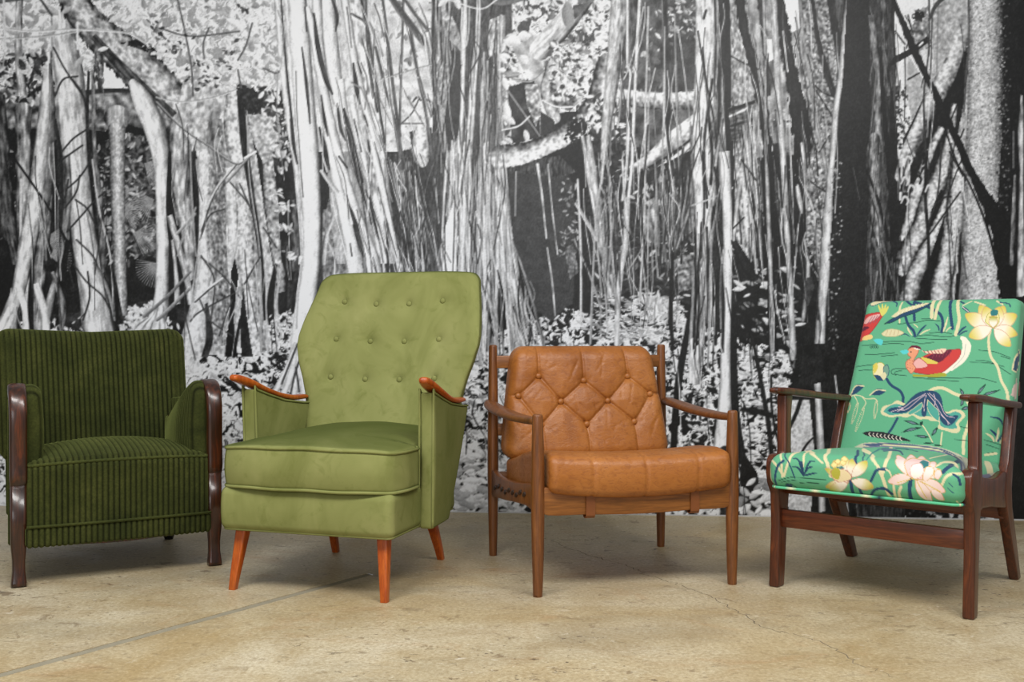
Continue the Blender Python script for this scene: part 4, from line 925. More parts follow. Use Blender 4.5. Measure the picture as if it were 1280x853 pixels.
# ---------------------------------------------------------------- lotus and duck cotton print
def paint_fabric():
    s1 = lambda r, g, b: np.array([r, g, b]) / 255
    GR = s1(100, 178, 136)
    c = Canvas(930, 355, 1310, 665, 4.0, 3, GR)
    NAVY, TEAL, INK = s1(38, 72, 104), s1(48, 122, 124), s1(22, 62, 52)
    CREAM, PALE, YEL, OLV = s1(226, 216, 172), s1(246, 236, 216), s1(222, 202, 92), s1(166, 168, 54)
    RED, DRED, PEACH, PINK, CHAR = s1(206, 66, 62), s1(104, 34, 56), s1(236, 158, 120), s1(236, 178, 172), s1(38, 38, 44)
    def mk(x0, y0, k):
        return lambda p: [(x0 + a[0] / k, y0 + a[1] / k) + ((a[2] / k,) if len(a) > 2 else ()) for a in p]
    A = mk(1040, 365, 5.3333); B = mk(1040, 470, 5.3333); C_ = mk(945, 520, 7.106); D = mk(1080, 520, 7.106)  # motif points read in enlarged image crops, converted to image pixels
    def line(pts, w, col, T, **k): c.stroke([(x, y, w) for x, y in T(pts)], [col], **k)
    def blade(pts, w, col, T): c.stroke([(x, y, w) for x, y in T(pts)], [col], taper=True)
    def shape(pts, fill, T, out=None, ow=.5, n=6):
        q = catmull([tuple(p) for p in T(pts)] + [tuple(T(pts)[0])], n)
        c.poly(q, fill)
        if out is not None: c.stroke([(x, y, ow) for x, y in q], [out], n=1)
    def petal(base, tip, w, T, inner=PALE, tipc=YEL, edge=s1(206, 150, 120), k=None):
        (bx, by), (tx, ty) = T([base, tip])
        L = math.hypot(tx - bx, ty - by); dx, dy = (tx - bx) / L, (ty - by) / L
        ww = w / (k or 5.3333)
        pts = [(bx + dx * L * t - dy * ww * h, by + dy * L * t + dx * ww * h) for t, h in ((0, 0), (.25, .36), (.55, .5), (.8, .36), (1, 0), (.8, -.36), (.55, -.5), (.25, -.36))]
        q = catmull(pts + [pts[0]], 5)
        b = c.box(q[:, 0].min(), q[:, 1].min(), q[:, 0].max(), q[:, 1].max())
        if b is None: return
        js, is_, X, Y = b
        m = np.zeros(X.shape, bool)
        for (xa, ya), (xb, yb) in zip(q, np.roll(q, -1, 0)):
            if ya != yb:
                m ^= ((ya > Y) != (yb > Y)) & (X < (xb - xa) * (Y - ya) / (yb - ya) + xa)
        t = np.clip(((X - bx) * dx + (Y - by) * dy) / L, 0, 1)[..., None]
        g = np.clip((t - .45) / .5, 0, 1)
        c.put(js, is_, m * 1., inner * (1 - g) + tipc * g)
        c.stroke([(x, y, .55) for x, y in q], [edge], n=1, alpha=.8)
    # ---------------- back: water lines
    for p in [[(200, 360), (300, 352), (420, 345), (480, 350)], [(330, 335), (500, 330), (590, 345), (680, 338)], [(220, 420), (300, 418), (420, 408)], [(330, 430), (440, 422)], [(160, 500), (260, 488), (300, 490)], [(180, 525), (270, 520)],
              [(430, 555), (400, 545), (405, 520), (450, 512), (500, 516)], [(500, 560), (430, 550), (425, 535), (470, 525)], [(540, 570), (700, 585), (850, 598)], [(640, 570), (820, 575), (980, 575), (1100, 605)], [(440, 215), (560, 205), (640, 190), (720, 195)], [(600, 180), (700, 178)], [(540, 300), (640, 290), (760, 300), (830, 292)], [(650, 275), (740, 270), (800, 280)], [(980, 390), (1080, 400), (1190, 440)], [(920, 470), (1040, 475), (1150, 500)], [(960, 460), (1060, 470), (1190, 550)], [(1130, 430), (1190, 450)], [(560, 310), (660, 316), (770, 318)]]:
        line(p, .75, INK, A)
    for i in range(4):
        c.leaf(1089 + i * 2.6, 434, 4, 3, 1.2, INK * 1.2); c.leaf(1089 + i * 2.6, 434, 2.6, 1.8, 1.2, GR)
    # reeds at the top
    for p, w, col in [([(545, 50), (548, 120), (552, 190)], 3.4, NAVY), ([(790, 50), (790, 130), (805, 245)], 4, NAVY), ([(480, 50), (520, 80), (560, 100)], 2.6, NAVY), ([(560, 70), (640, 100), (720, 150), (740, 210), (733, 268)], 3.6, NAVY), ([(490, 160), (510, 220), (545, 260), (556, 295)], 3.4, NAVY), ([(400, 60), (430, 75), (430, 95)], 1.6, NAVY),
                      ([(675, 50), (668, 110), (665, 170)], 4.4, CREAM), ([(720, 55), (700, 120), (686, 180)], 3.6, CREAM), ([(838, 50), (842, 120), (850, 190), (828, 285)], 4.2, CREAM), ([(465, 70), (450, 130), (452, 205)], 2.2, CREAM), ([(930, 60), (870, 95)], 1.4, CREAM), ([(950, 65), (1020, 90)], 2, CREAM), ([(1095, 60), (1140, 85)], 2, CREAM), ([(1120, 70), (1180, 80), (1190, 100)], 1.4, NAVY)]:
        line(p, w, col, A)
    for p, w, col in [([(570, 290), (600, 250), (630, 222)], 2.4, NAVY), ([(590, 285), (620, 265), (655, 252)], 1.8, CREAM), ([(535, 290), (515, 260), (505, 235)], 2.2, CREAM), ([(575, 240), (560, 225), (545, 215)], 1.4, CREAM), ([(715, 260), (710, 235), (690, 215)], 2, NAVY), ([(745, 265), (760, 220), (775, 170)], 2.4, CREAM), ([(760, 268), (780, 245), (800, 235)], 1.6, CREAM), ([(840, 285), (870, 250), (895, 232)], 2.6, NAVY), ([(850, 290), (880, 268), (905, 262)], 1.8, NAVY), ([(450, 292), (490, 282), (520, 298)], 1.2, NAVY), ([(850, 60), (870, 72), (885, 76)], 2, NAVY)]:
        blade(p, w, col, A)
    shape([(250, 75), (300, 50), (400, 45), (430, 52), (330, 70), (270, 95)], CREAM, A, NAVY)
    shape([(350, 215), (400, 180), (480, 140), (640, 75), (650, 90), (560, 140), (470, 170), (400, 205)], NAVY, A, INK)
    shape([(395, 165), (470, 115), (640, 72), (600, 100), (480, 140), (420, 170)], CREAM, A)
    for i in range(7): line([(440 + i * 26, 158 - i * 12), (450 + i * 26, 138 - i * 11)], .6, PALE, A)
    shape([(330, 280), (370, 252), (430, 252), (480, 275), (420, 298), (350, 295)], CREAM, A, s1(190, 180, 130)); [line([(360 + i * 26, 290), (370 + i * 26, 258)], .5, s1(196, 170, 130), A) for i in range(4)]
    shape([(865, 95), (900, 110), (920, 138), (900, 135), (875, 115)], NAVY, A); line([(870, 100), (912, 134)], .8, PALE, A)
    # lotus, upper right, with stem
    line([(1055, 255), (1045, 330), (1060, 430), (1105, 500), (1130, 590), (1165, 660), (1175, 725)], 3.4, CREAM, A)
    for b_, t_, w in [((1075, 240), (985, 90), 90), ((1075, 240), (1150, 95), 90), ((1070, 245), (890, 150), 95), ((1080, 245), (1228, 150), 95), ((1070, 245), (1020, 100), 90), ((1080, 245), (1120, 100), 90), ((1070, 240), (915, 300), 90), ((1085, 240), (1230, 285), 85), ((1080, 245), (1190, 365), 80)]:
        petal(b_, t_, w, A, PALE, YEL * .9 + OLV * .1)
    shape([(1020, 200), (1040, 150), (1075, 135), (1110, 150), (1115, 200), (1075, 240)], s1(240, 226, 160), A, OLV); shape([(1055, 130), (1080, 118), (1108, 128), (1100, 158), (1062, 158)], TEAL, A)
    shape([(1040, 170), (1075, 160), (1108, 172), (1075, 182)], OLV, A); petal((1075, 240), (1076, 160), 60, A, PALE, OLV)
    # duck
    blade([(745, 545), (830, 470), (890, 400), (890, 330), (865, 305)], 9, PALE, A); blade([(800, 520), (880, 450), (915, 370), (900, 320)], 6, PALE, A); line([(810, 510), (880, 430), (895, 350)], .6, s1(180, 190, 180), A)
    shape([(560, 540), (545, 520), (600, 440), (700, 400), (820, 385), (860, 388), (850, 440), (790, 500), (730, 540), (640, 550)], RED, A, s1(150, 40, 44))
    shape([(620, 440), (700, 405), (800, 388), (770, 430), (720, 470), (660, 455)], DRED, A); shape([(595, 435), (640, 445), (705, 470), (700, 480), (630, 478), (600, 455)], YEL, A)
    for i in range(6): line([(690 + i * 22, 400 - i * 3), (672 + i * 22, 440 - i * 2)], .7, s1(150, 60, 80), A)
    shape([(535, 490), (560, 455), (590, 445), (640, 492), (600, 510), (550, 510)], PINK, A, s1(180, 60, 60)); shape([(600, 395), (650, 395), (760, 378), (740, 412), (640, 412)], s1(246, 206, 180), A)
    for i in range(6): line([(612 + i * 24, 392), (626 + i * 24, 412)], .8, s1(150, 70, 70), A)
    shape([(495, 500), (500, 465), (530, 440), (510, 420), (515, 380), (545, 365), (580, 380), (575, 410), (555, 445), (545, 480), (560, 510), (530, 545)], PEACH, A, s1(170, 90, 70))
    shape([(508, 385), (540, 358), (585, 365), (598, 385), (570, 382), (540, 372)], DRED, A); shape([(545, 372), (580, 380), (592, 388), (560, 384)], PALE, A); shape([(455, 395), (500, 388), (515, 405), (480, 418)], s1(92, 208, 208), A)
    c.leaf(1040 + 530 / 5.333, 365 + 402 / 5.333, 1.8, 1.6, 0, CHAR)
    for i in range(14): c.leaf(1040 + (505 + (i * 17) % 50) / 5.333, 365 + (450 + i * 6) / 5.333, 1, .8, 0, s1(150, 60, 60))
    shape([(540, 552), (640, 553), (720, 542), (760, 545), (755, 565), (640, 568), (550, 565)], OLV, A)
    # duck at the left edge
    shape([(180, 330), (185, 180), (240, 150), (345, 138), (320, 190), (270, 260), (210, 320)], RED, A, s1(150, 40, 44)); shape([(205, 200), (250, 165), (320, 150), (290, 185), (220, 215)], PINK, A); shape([(180, 260), (215, 232), (250, 240), (200, 265)], DRED, A)
    for i in range(4): line([(235 + i * 20, 220 - i * 6), (270 + i * 18, 165 - i * 3)], .6, s1(120, 90, 110), A)
    for e in [(310, 90), (335, 82), (358, 84), (374, 100)]: blade([(335, 160), ((335 + e[0]) / 2 + 4, 130), e], 3, s1(220, 214, 110), A)
    shape([(195, 325), (210, 300), (262, 285), (270, 310), (230, 322)], s1(240, 206, 130), A); shape([(275, 320), (310, 312), (340, 325), (330, 355), (300, 345)], s1(92, 208, 208), A)
    # bud and stem
    line([(365, 580), (400, 625), (455, 660), (478, 700), (478, 740)], 3.4, NAVY, A); line([(440, 285 + 0), (405, 350), (385, 378)], 3, NAVY, B)
    shape([(275, 490), (320, 472), (350, 492), (345, 560), (300, 580), (276, 550)], s1(240, 228, 180), A, OLV); shape([(275, 490), (300, 475), (305, 510), (282, 545)], YEL, A); shape([(345, 500), (370, 488), (382, 520), (375, 560), (345, 560)], s1(120, 160, 140), A, NAVY); shape([(280, 555), (320, 560), (345, 590), (310, 592)], NAVY, A); shape([(320, 560), (350, 535), (366, 560), (345, 588)], CREAM, A)
    # hanging catkins
    for L_ in ([(120, 135), (160, 62), (215, 70), (170, 115)], [(255, 130), (300, 88), (360, 100), (320, 130)]):
        shape(L_, NAVY, B); line([L_[0], ((L_[0][0] + L_[2][0]) / 2 - 8, L_[1][1] + 8), L_[2]], 1.5, CREAM, B)
    line([(110, 150), (150, 130), (200, 138), (230, 155), (290, 155), (305, 190)], 1.2, CREAM, B); line([(200, 138), (228, 180), (205, 225)], 1, CREAM, B); line([(150, 135), (170, 170), (165, 200)], 1, CREAM, B)
    for (xa, ya), (xb, yb) in [((175, 185), (135, 320)), ((215, 220), (160, 370)), ((300, 170), (285, 285)), ((118, 185), (105, 245))]:
        for i in range(13):
            t = i / 12; w = 14 * math.sin(math.pi * (t * .85 + .1))
            for sd in (-1, 1):
                q = B([(xa + (xb - xa) * t + sd * w * .7, ya + (yb - ya) * t)])[0]
                c.leaf(q[0], q[1], 2.3, 1.2, 1.2 + sd * .5, CREAM)
    # big drooping lotus leaf
    line([(650, 105), (690, 85), (750, 85), (820, 120), (880, 145), (915, 190), (930, 250), (900, 360), (880, 430), (880, 520)], 4, CREAM, B)
    shape([(325, 240), (345, 205), (400, 190), (440, 165), (490, 185), (540, 190), (620, 150), (700, 160), (760, 240), (820, 225), (870, 235), (890, 270), (850, 320), (860, 360), (830, 385), (770, 370), (710, 350), (720, 310), (660, 300), (640, 290), (580, 290), (540, 265), (500, 280), (450, 270), (400, 278), (340, 262)], CREAM, B)
    shape([(345, 240), (370, 212), (430, 188), (500, 200), (600, 150), (690, 160), (760, 250), (830, 240), (868, 268), (830, 315), (835, 350), (780, 352), (730, 335), (715, 290), (640, 270), (590, 272), (530, 250), (450, 258), (390, 262)], s1(84, 168, 152), B)
    shape([(372, 236), (400, 215), (480, 200), (540, 140), (590, 108), (640, 100), (700, 108), (735, 150), (750, 230), (790, 265), (845, 268), (810, 320), (770, 335), (730, 300), (700, 240), (650, 175), (630, 265), (600, 262), (600, 190), (560, 210), (500, 245), (430, 250)], NAVY, B)
    shape([(510, 245), (560, 210), (600, 180), (600, 215), (560, 245), (520, 262)], s1(84, 168, 152), B, CREAM); shape([(640, 160), (680, 200), (715, 240), (715, 300), (670, 270), (640, 220)], s1(84, 168, 152), B, CREAM)
    for p in [[(625, 120), (540, 170), (480, 215), (400, 240)], [(620, 130), (580, 160), (500, 225), (440, 225)], [(630, 130), (615, 190), (618, 240)], [(640, 120), (690, 180), (730, 250), (790, 320)], [(650, 115), (720, 180), (760, 260), (820, 280)], [(680, 120), (690, 150), (690, 200)], [(730, 260), (770, 300), (780, 325)], [(480, 215), (450, 208)], [(480, 218), (440, 240)]]:
        line(p, .8, s1(224, 196, 206), B)
    # small leaf sprays
    for L_, col in [([(480, 300), (530, 300), (585, 325), (540, 325)], INK), ([(465, 382), (520, 350), (600, 345), (550, 365)], INK), ([(550, 400), (600, 395), (650, 410), (610, 418)], INK), ([(665, 405), (680, 365), (708, 345), (695, 385)], INK), ([(965, 135), (985, 90), (1030, 52), (1000, 105)], INK), ([(990, 140), (1040, 110), (1125, 95), (1060, 125)], INK), ([(855, 82), (880, 105), (882, 145), (862, 115)], INK), ([(860, 205), (865, 165), (882, 150), (880, 190)], INK), ([(860, 225), (890, 205), (930, 215), (890, 230)], INK)]:
        shape(L_, col, B); q = np.array(L_, float); m_ = q.mean(0); shape([tuple(m_ + (p - m_) * .55) for p in q], s1(110, 130, 140), B)
    line([(595, 315), (640, 380), (675, 445)], 1.5, CREAM, B); line([(740, 380), (735, 420), (728, 470)], 2, CREAM, B); shape([(588, 310), (608, 305), (604, 330), (590, 330)], INK, B)
    # right side of the back
    for p, w, col in [([(1105, 440), (1100, 400), (1060, 360)], 3, NAVY), ([(1110, 440), (1150, 380), (1180, 300)], 3, NAVY), ([(1060, 275), (1120, 290), (1150, 340)], 2.4, NAVY), ([(1085, 440), (1070, 410), (1030, 385)], 3, CREAM), ([(1100, 440), (1110, 390), (1115, 350)], 3, CREAM), ([(1125, 450), (1160, 380), (1180, 330)], 3, CREAM)]:
        blade(p, w, col, B)
    for p in [[(1020, 430), (1090, 450), (1150, 470)], [(1030, 460), (1120, 490)], [(860, 340), (900, 350), (930, 350)], [(820, 425), (880, 432), (930, 440)], [(1030, 520), (1080, 515)]]: line(p, .75, INK, B)
    line([(1025, 530), (1100, 520)], 3, CREAM, B); line([(1030, 580), (1100, 620), (1130, 680)], 4, CREAM, B); line([(1080, 640), (1110, 720)], 4, NAVY, B)
    shape([(1200, 520), (1215, 440), (1245, 385), (1275, 400), (1270, 470), (1225, 530)], NAVY, A, CREAM, 1.4); shape([(1190, 690), (1205, 620), (1240, 570), (1260, 620), (1245, 720)], s1(214, 190, 180), A)
    # black and white wing feather at the crease
    shape([(205, 385), (240, 372), (330, 375), (440, 400), (530, 438), (440, 432), (330, 420), (240, 402)], CHAR, B)
    for i in range(9): line([(255 + i * 26, 380 + i * 3.4), (248 + i * 26, 392 + i * 3.6), (262 + i * 26, 405 + i * 3.6)], .9, PALE, B)
    # ---------------- seat: reeds and grass at the left
    for p, w, col in [([(230, 290), (236, 350), (234, 440), (240, 545)], 2.6, CREAM), ([(90, 390), (150, 410), (200, 460), (240, 520)], 3, CREAM), ([(85, 420), (110, 480), (125, 610)], 2.8, CREAM), ([(255, 540), (290, 430), (350, 340), (440, 315), (530, 350), (595, 420)], 3, CREAM), ([(460, 290), (440, 360), (415, 470)], 2.6, CREAM), ([(655, 300), (630, 370), (650, 460), (672, 540)], 4.4, CREAM), ([(280, 310), (275, 370), (310, 450), (350, 555)], 1.6, NAVY), ([(250, 405), (200, 450), (175, 540), (172, 615)], 3, NAVY), ([(310, 300), (400, 268), (500, 262)], 1.8, NAVY), ([(910, 320), (900, 370), (895, 440)], 3.6, NAVY), ([(960, 310), (965, 400)], 1.6, NAVY), ([(840, 560), (850, 620), (855, 690)], 4, NAVY), ([(920, 640), (930, 700)], 3.6, NAVY)]:
        line(p, w, col, C_)
    for e in [(340, 385), (530, 405), (330, 455), (505, 458), (545, 510), (400, 415)]:
        blade([(425, 535), ((425 + e[0]) / 2, e[1] + 10), e], 2.4, NAVY * .9, C_)
    for p in [[(200, 580), (330, 548), (480, 560), (630, 575)], [(230, 592), (360, 575), (500, 585)], [(390, 600), (480, 598), (560, 605)], [(260, 612), (300, 604), (350, 640)]]: line(p, .8, INK, C_)
    shape([(90, 540), (110, 560), (100, 600), (80, 580)], NAVY, C_); shape([(250, 625), (285, 608), (320, 620), (300, 640)], NAVY, C_)
    # heron
    shape([(330, 280), (350, 240), (450, 215), (600, 195), (690, 192), (735, 215), (730, 255), (670, 285), (600, 292), (550, 270), (600, 262), (650, 255), (640, 235), (560, 238), (480, 262), (400, 270)], s1(246, 232, 222), C_, s1(226, 190, 184)); shape([(190, 305), (260, 272), (340, 250), (330, 282), (240, 300)], s1(246, 240, 230), C_)
    # yellow lotus
    for b_, t_, w in [((830, 560), (700, 400), 90), ((835, 550), (800, 360), 95), ((840, 550), (870, 380), 80), ((850, 550), (1000, 400), 95), ((830, 590), (620, 470), 70), ((830, 590), (620, 640), 80), ((850, 575), (1050, 640), 100), ((825, 600), (650, 672), 90)]:
        petal(b_, t_, w, C_, PALE, OLV * .55 + YEL * .45, k=7.106)
    shape([(670, 500), (700, 470), (790, 480), (850, 530), (840, 570), (760, 590), (690, 560)], s1(238, 218, 170), C_, s1(190, 120, 110)); shape([(670, 500), (700, 470), (750, 480), (745, 560), (695, 555)], OLV * .7 + YEL * .3, C_)
    for x_, y_ in [(700, 440), (740, 410), (800, 385), (780, 420)]: shape([(x_ - 30, y_), (x_, y_ - 26), (x_ + 30, y_), (x_, y_ + 24)], s1(238, 222, 150), C_, s1(200, 160, 90))
    shape([(720, 460), (760, 452), (795, 462), (760, 475)], TEAL, C_)
    # seat, right half
    for p, w, col in [([(0, 310), (60, 340), (110, 410), (150, 500), (190, 600), (225, 725)], 4.2, CREAM), ([(245, 285), (230, 360), (190, 460), (170, 520)], 4.4, CREAM), ([(210, 480), (150, 478), (110, 500), (70, 580)], 3.6, NAVY), ([(60, 710), (90, 670), (140, 650), (200, 655), (250, 700)], 3.4, NAVY), ([(205, 480), (235, 500), (250, 540)], 2, CREAM), ([(270, 610), (276, 735)], 3, CREAM), ([(335, 635), (315, 690), (312, 740)], 3.6, CREAM), ([(420, 570), (410, 650), (412, 750)], 5, NAVY), ([(840, 420), (770, 460), (710, 510)], 4.6, NAVY), ([(660, 450), (720, 425), (800, 430), (860, 475)], 2.6, CREAM), ([(700, 620), (730, 560), (780, 525), (860, 520)], 3.6, CREAM), ([(800, 525), (840, 560), (850, 620)], 2.6, NAVY), ([(590, 385), (650, 372), (740, 352)], 1.6, CREAM), ([(40, 390), (70, 340), (140, 300)], 1.6, TEAL), ([(350, 350), (320, 320), (240, 312), (180, 316)], 1.8, NAVY), ([(760, 600), (795, 635)], 1, NAVY), ([(755, 650), (800, 690)], 1, NAVY), ([(820, 770), (830, 800)], 2, CREAM)]:
        line(p, w, col, D)
    # egret's long tail plume arching over the crown
    shape([(-80, 280), (0, 245), (120, 240), (300, 245), (450, 255), (600, 270), (720, 295), (860, 350), (950, 420), (960, 470), (940, 590), (900, 610), (890, 480), (840, 400), (740, 345), (600, 315), (440, 290), (280, 280), (120, 275), (0, 290)], s1(196, 196, 170), D)
    for k, col in ((0, s1(84, 96, 128)), (12, CREAM), (24, s1(120, 124, 146))):
        line([(0, 258 + k), (200, 250 + k), (420, 264 + k), (620, 288 + k), (740, 318 + k), (850, 380 + k * .8), (905, 460), (918 + k, 540), (920 + k, 600)], 1.6, col, D)
    shape([(680, 305), (760, 335), (830, 380), (880, 440), (900, 540), (880, 500), (840, 410), (760, 350)], s1(70, 82, 110), D); shape([(0, 270), (80, 250), (180, 252), (120, 272)], s1(80, 92, 124), D); shape([(140, 300), (200, 285), (300, 305), (200, 318)], s1(70, 110, 126), D)
    line([(290, 290), (380, 300), (480, 322)], 1.2, NAVY, D); shape([(525, 245), (570, 238), (625, 246), (570, 252)], INK, D); shape([(620, 262), (660, 256), (710, 275), (660, 272)], INK, D)
    # pink lotus
    PK, PT = s1(248, 226, 216), s1(238, 206, 128)
    for b_, t_, w in [((430, 540), (220, 590), 95), ((420, 540), (300, 355), 95), ((440, 500), (420, 350), 110), ((500, 500), (520, 360), 110), ((560, 520), (645, 420), 90), ((560, 540), (700, 490), 95), ((470, 560), (730, 680), 110), ((600, 660), (715, 755), 70), ((460, 570), (600, 772), 105)]:
        petal(b_, t_, w, D, PK, PK * .6 + PINK * .4, s1(206, 150, 80), 7.106)
    shape([(375, 480), (380, 410), (440, 380), (500, 390), (560, 395), (600, 440), (560, 560), (480, 570), (410, 540)], s1(244, 206, 200), D, s1(214, 170, 90), .8)
    shape([(505, 410), (540, 400), (590, 430), (570, 470), (530, 460)], TEAL, D); shape([(415, 480), (450, 430), (520, 425), (540, 490), (510, 550), (450, 560), (420, 530)], s1(252, 240, 226), D, s1(226, 160, 150)); shape([(540, 500), (570, 455), (635, 470), (620, 530), (570, 580), (530, 570)], s1(250, 228, 218), D, s1(214, 170, 90), .8); shape([(640, 500), (680, 480), (700, 520), (670, 570), (635, 550)], s1(248, 214, 206), D, s1(214, 170, 90), .8)
    for b_, t_ in [((440, 560), (300, 600)), ((480, 590), (560, 740)), ((520, 590), (690, 680))]: line([b_, t_], 1, s1(226, 196, 90), D)
    c.a *= .95
    return c
# image-pixel tables: cushion points as projected from the camera, used to place the print
BACK_ROWS=[0, 0.25, 0.5, 0.75, 1.0]
BACK_TAB=[[(1031.1,570.0),(1086.2,574.3),(1144.5,578.9),(1206.3,583.7),(1271.9,588.8)],[(1040.0,519.7),(1093.7,522.7),(1151.0,525.8),(1212.6,528.9),(1278.2,532.1)],[(1048.6,470.6),(1101.5,472.2),(1158.0,473.8),(1219.2,475.4),(1284.3,477.0)],[(1057.1,422.9),(1109.8,423.1),(1166.0,423.3),(1226.3,423.4),(1290.3,423.6)],[(1065.3,376.4),(1118.4,375.3),(1174.4,374.2),(1233.5,373.0),(1296.1,371.7)]]
SEAT_ROWS=[0, 0.03, 0.065, 0.085, 0.105, 0.16, 0.23, 0.33, 0.45, 0.56]
SEAT_TAB=[[(951.3,609.3),(1010.8,615.4),(1074.2,621.9),(1141.9,628.8),(1214.2,636.2)],[(950.5,597.9),(1010.1,602.4),(1073.5,608.1),(1141.2,614.9),(1213.6,623.1)],[(950.4,584.3),(1009.9,586.9),(1073.3,591.8),(1141.1,598.4),(1213.5,607.7)],[(951.4,576.4),(1010.9,577.8),(1074.3,582.1),(1141.9,588.6),(1214.3,598.6)],[(957.5,568.2),(1016.7,567.0),(1079.7,570.5),(1146.9,577.0),(1218.7,589.1)],[(974.8,568.4),(1030.0,564.5),(1088.5,566.9),(1150.5,573.5),(1216.5,587.5)],[(986.2,567.8),(1040.8,561.9),(1098.5,563.8),(1159.8,570.7),(1224.9,586.6)],[(1001.7,567.0),(1055.5,560.1),(1112.4,561.6),(1172.6,568.5),(1236.4,585.2)],[(1019.5,566.2),(1072.4,560.8),(1128.1,562.6),(1187.1,569.1),(1249.5,583.7)],[(1035.1,565.4),(1087.0,563.7),(1141.9,566.4),(1199.7,571.9),(1260.9,582.4)]]
# ---------------------------------------------------------------- chairs (origin: middle of the front feet, y runs back)
RIB = .0178
def rib(c, a=.005):
    return a * (np.abs(np.cos(math.pi * c / RIB)) ** .7 - .6)
def wale(c, w=1.):  # colour across the ribs: grooves painted darker to stand in for their shade
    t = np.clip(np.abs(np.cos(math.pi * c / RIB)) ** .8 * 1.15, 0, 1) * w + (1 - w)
    return np.repeat((.06 + 1.06 * t)[:, None], 3, 1)
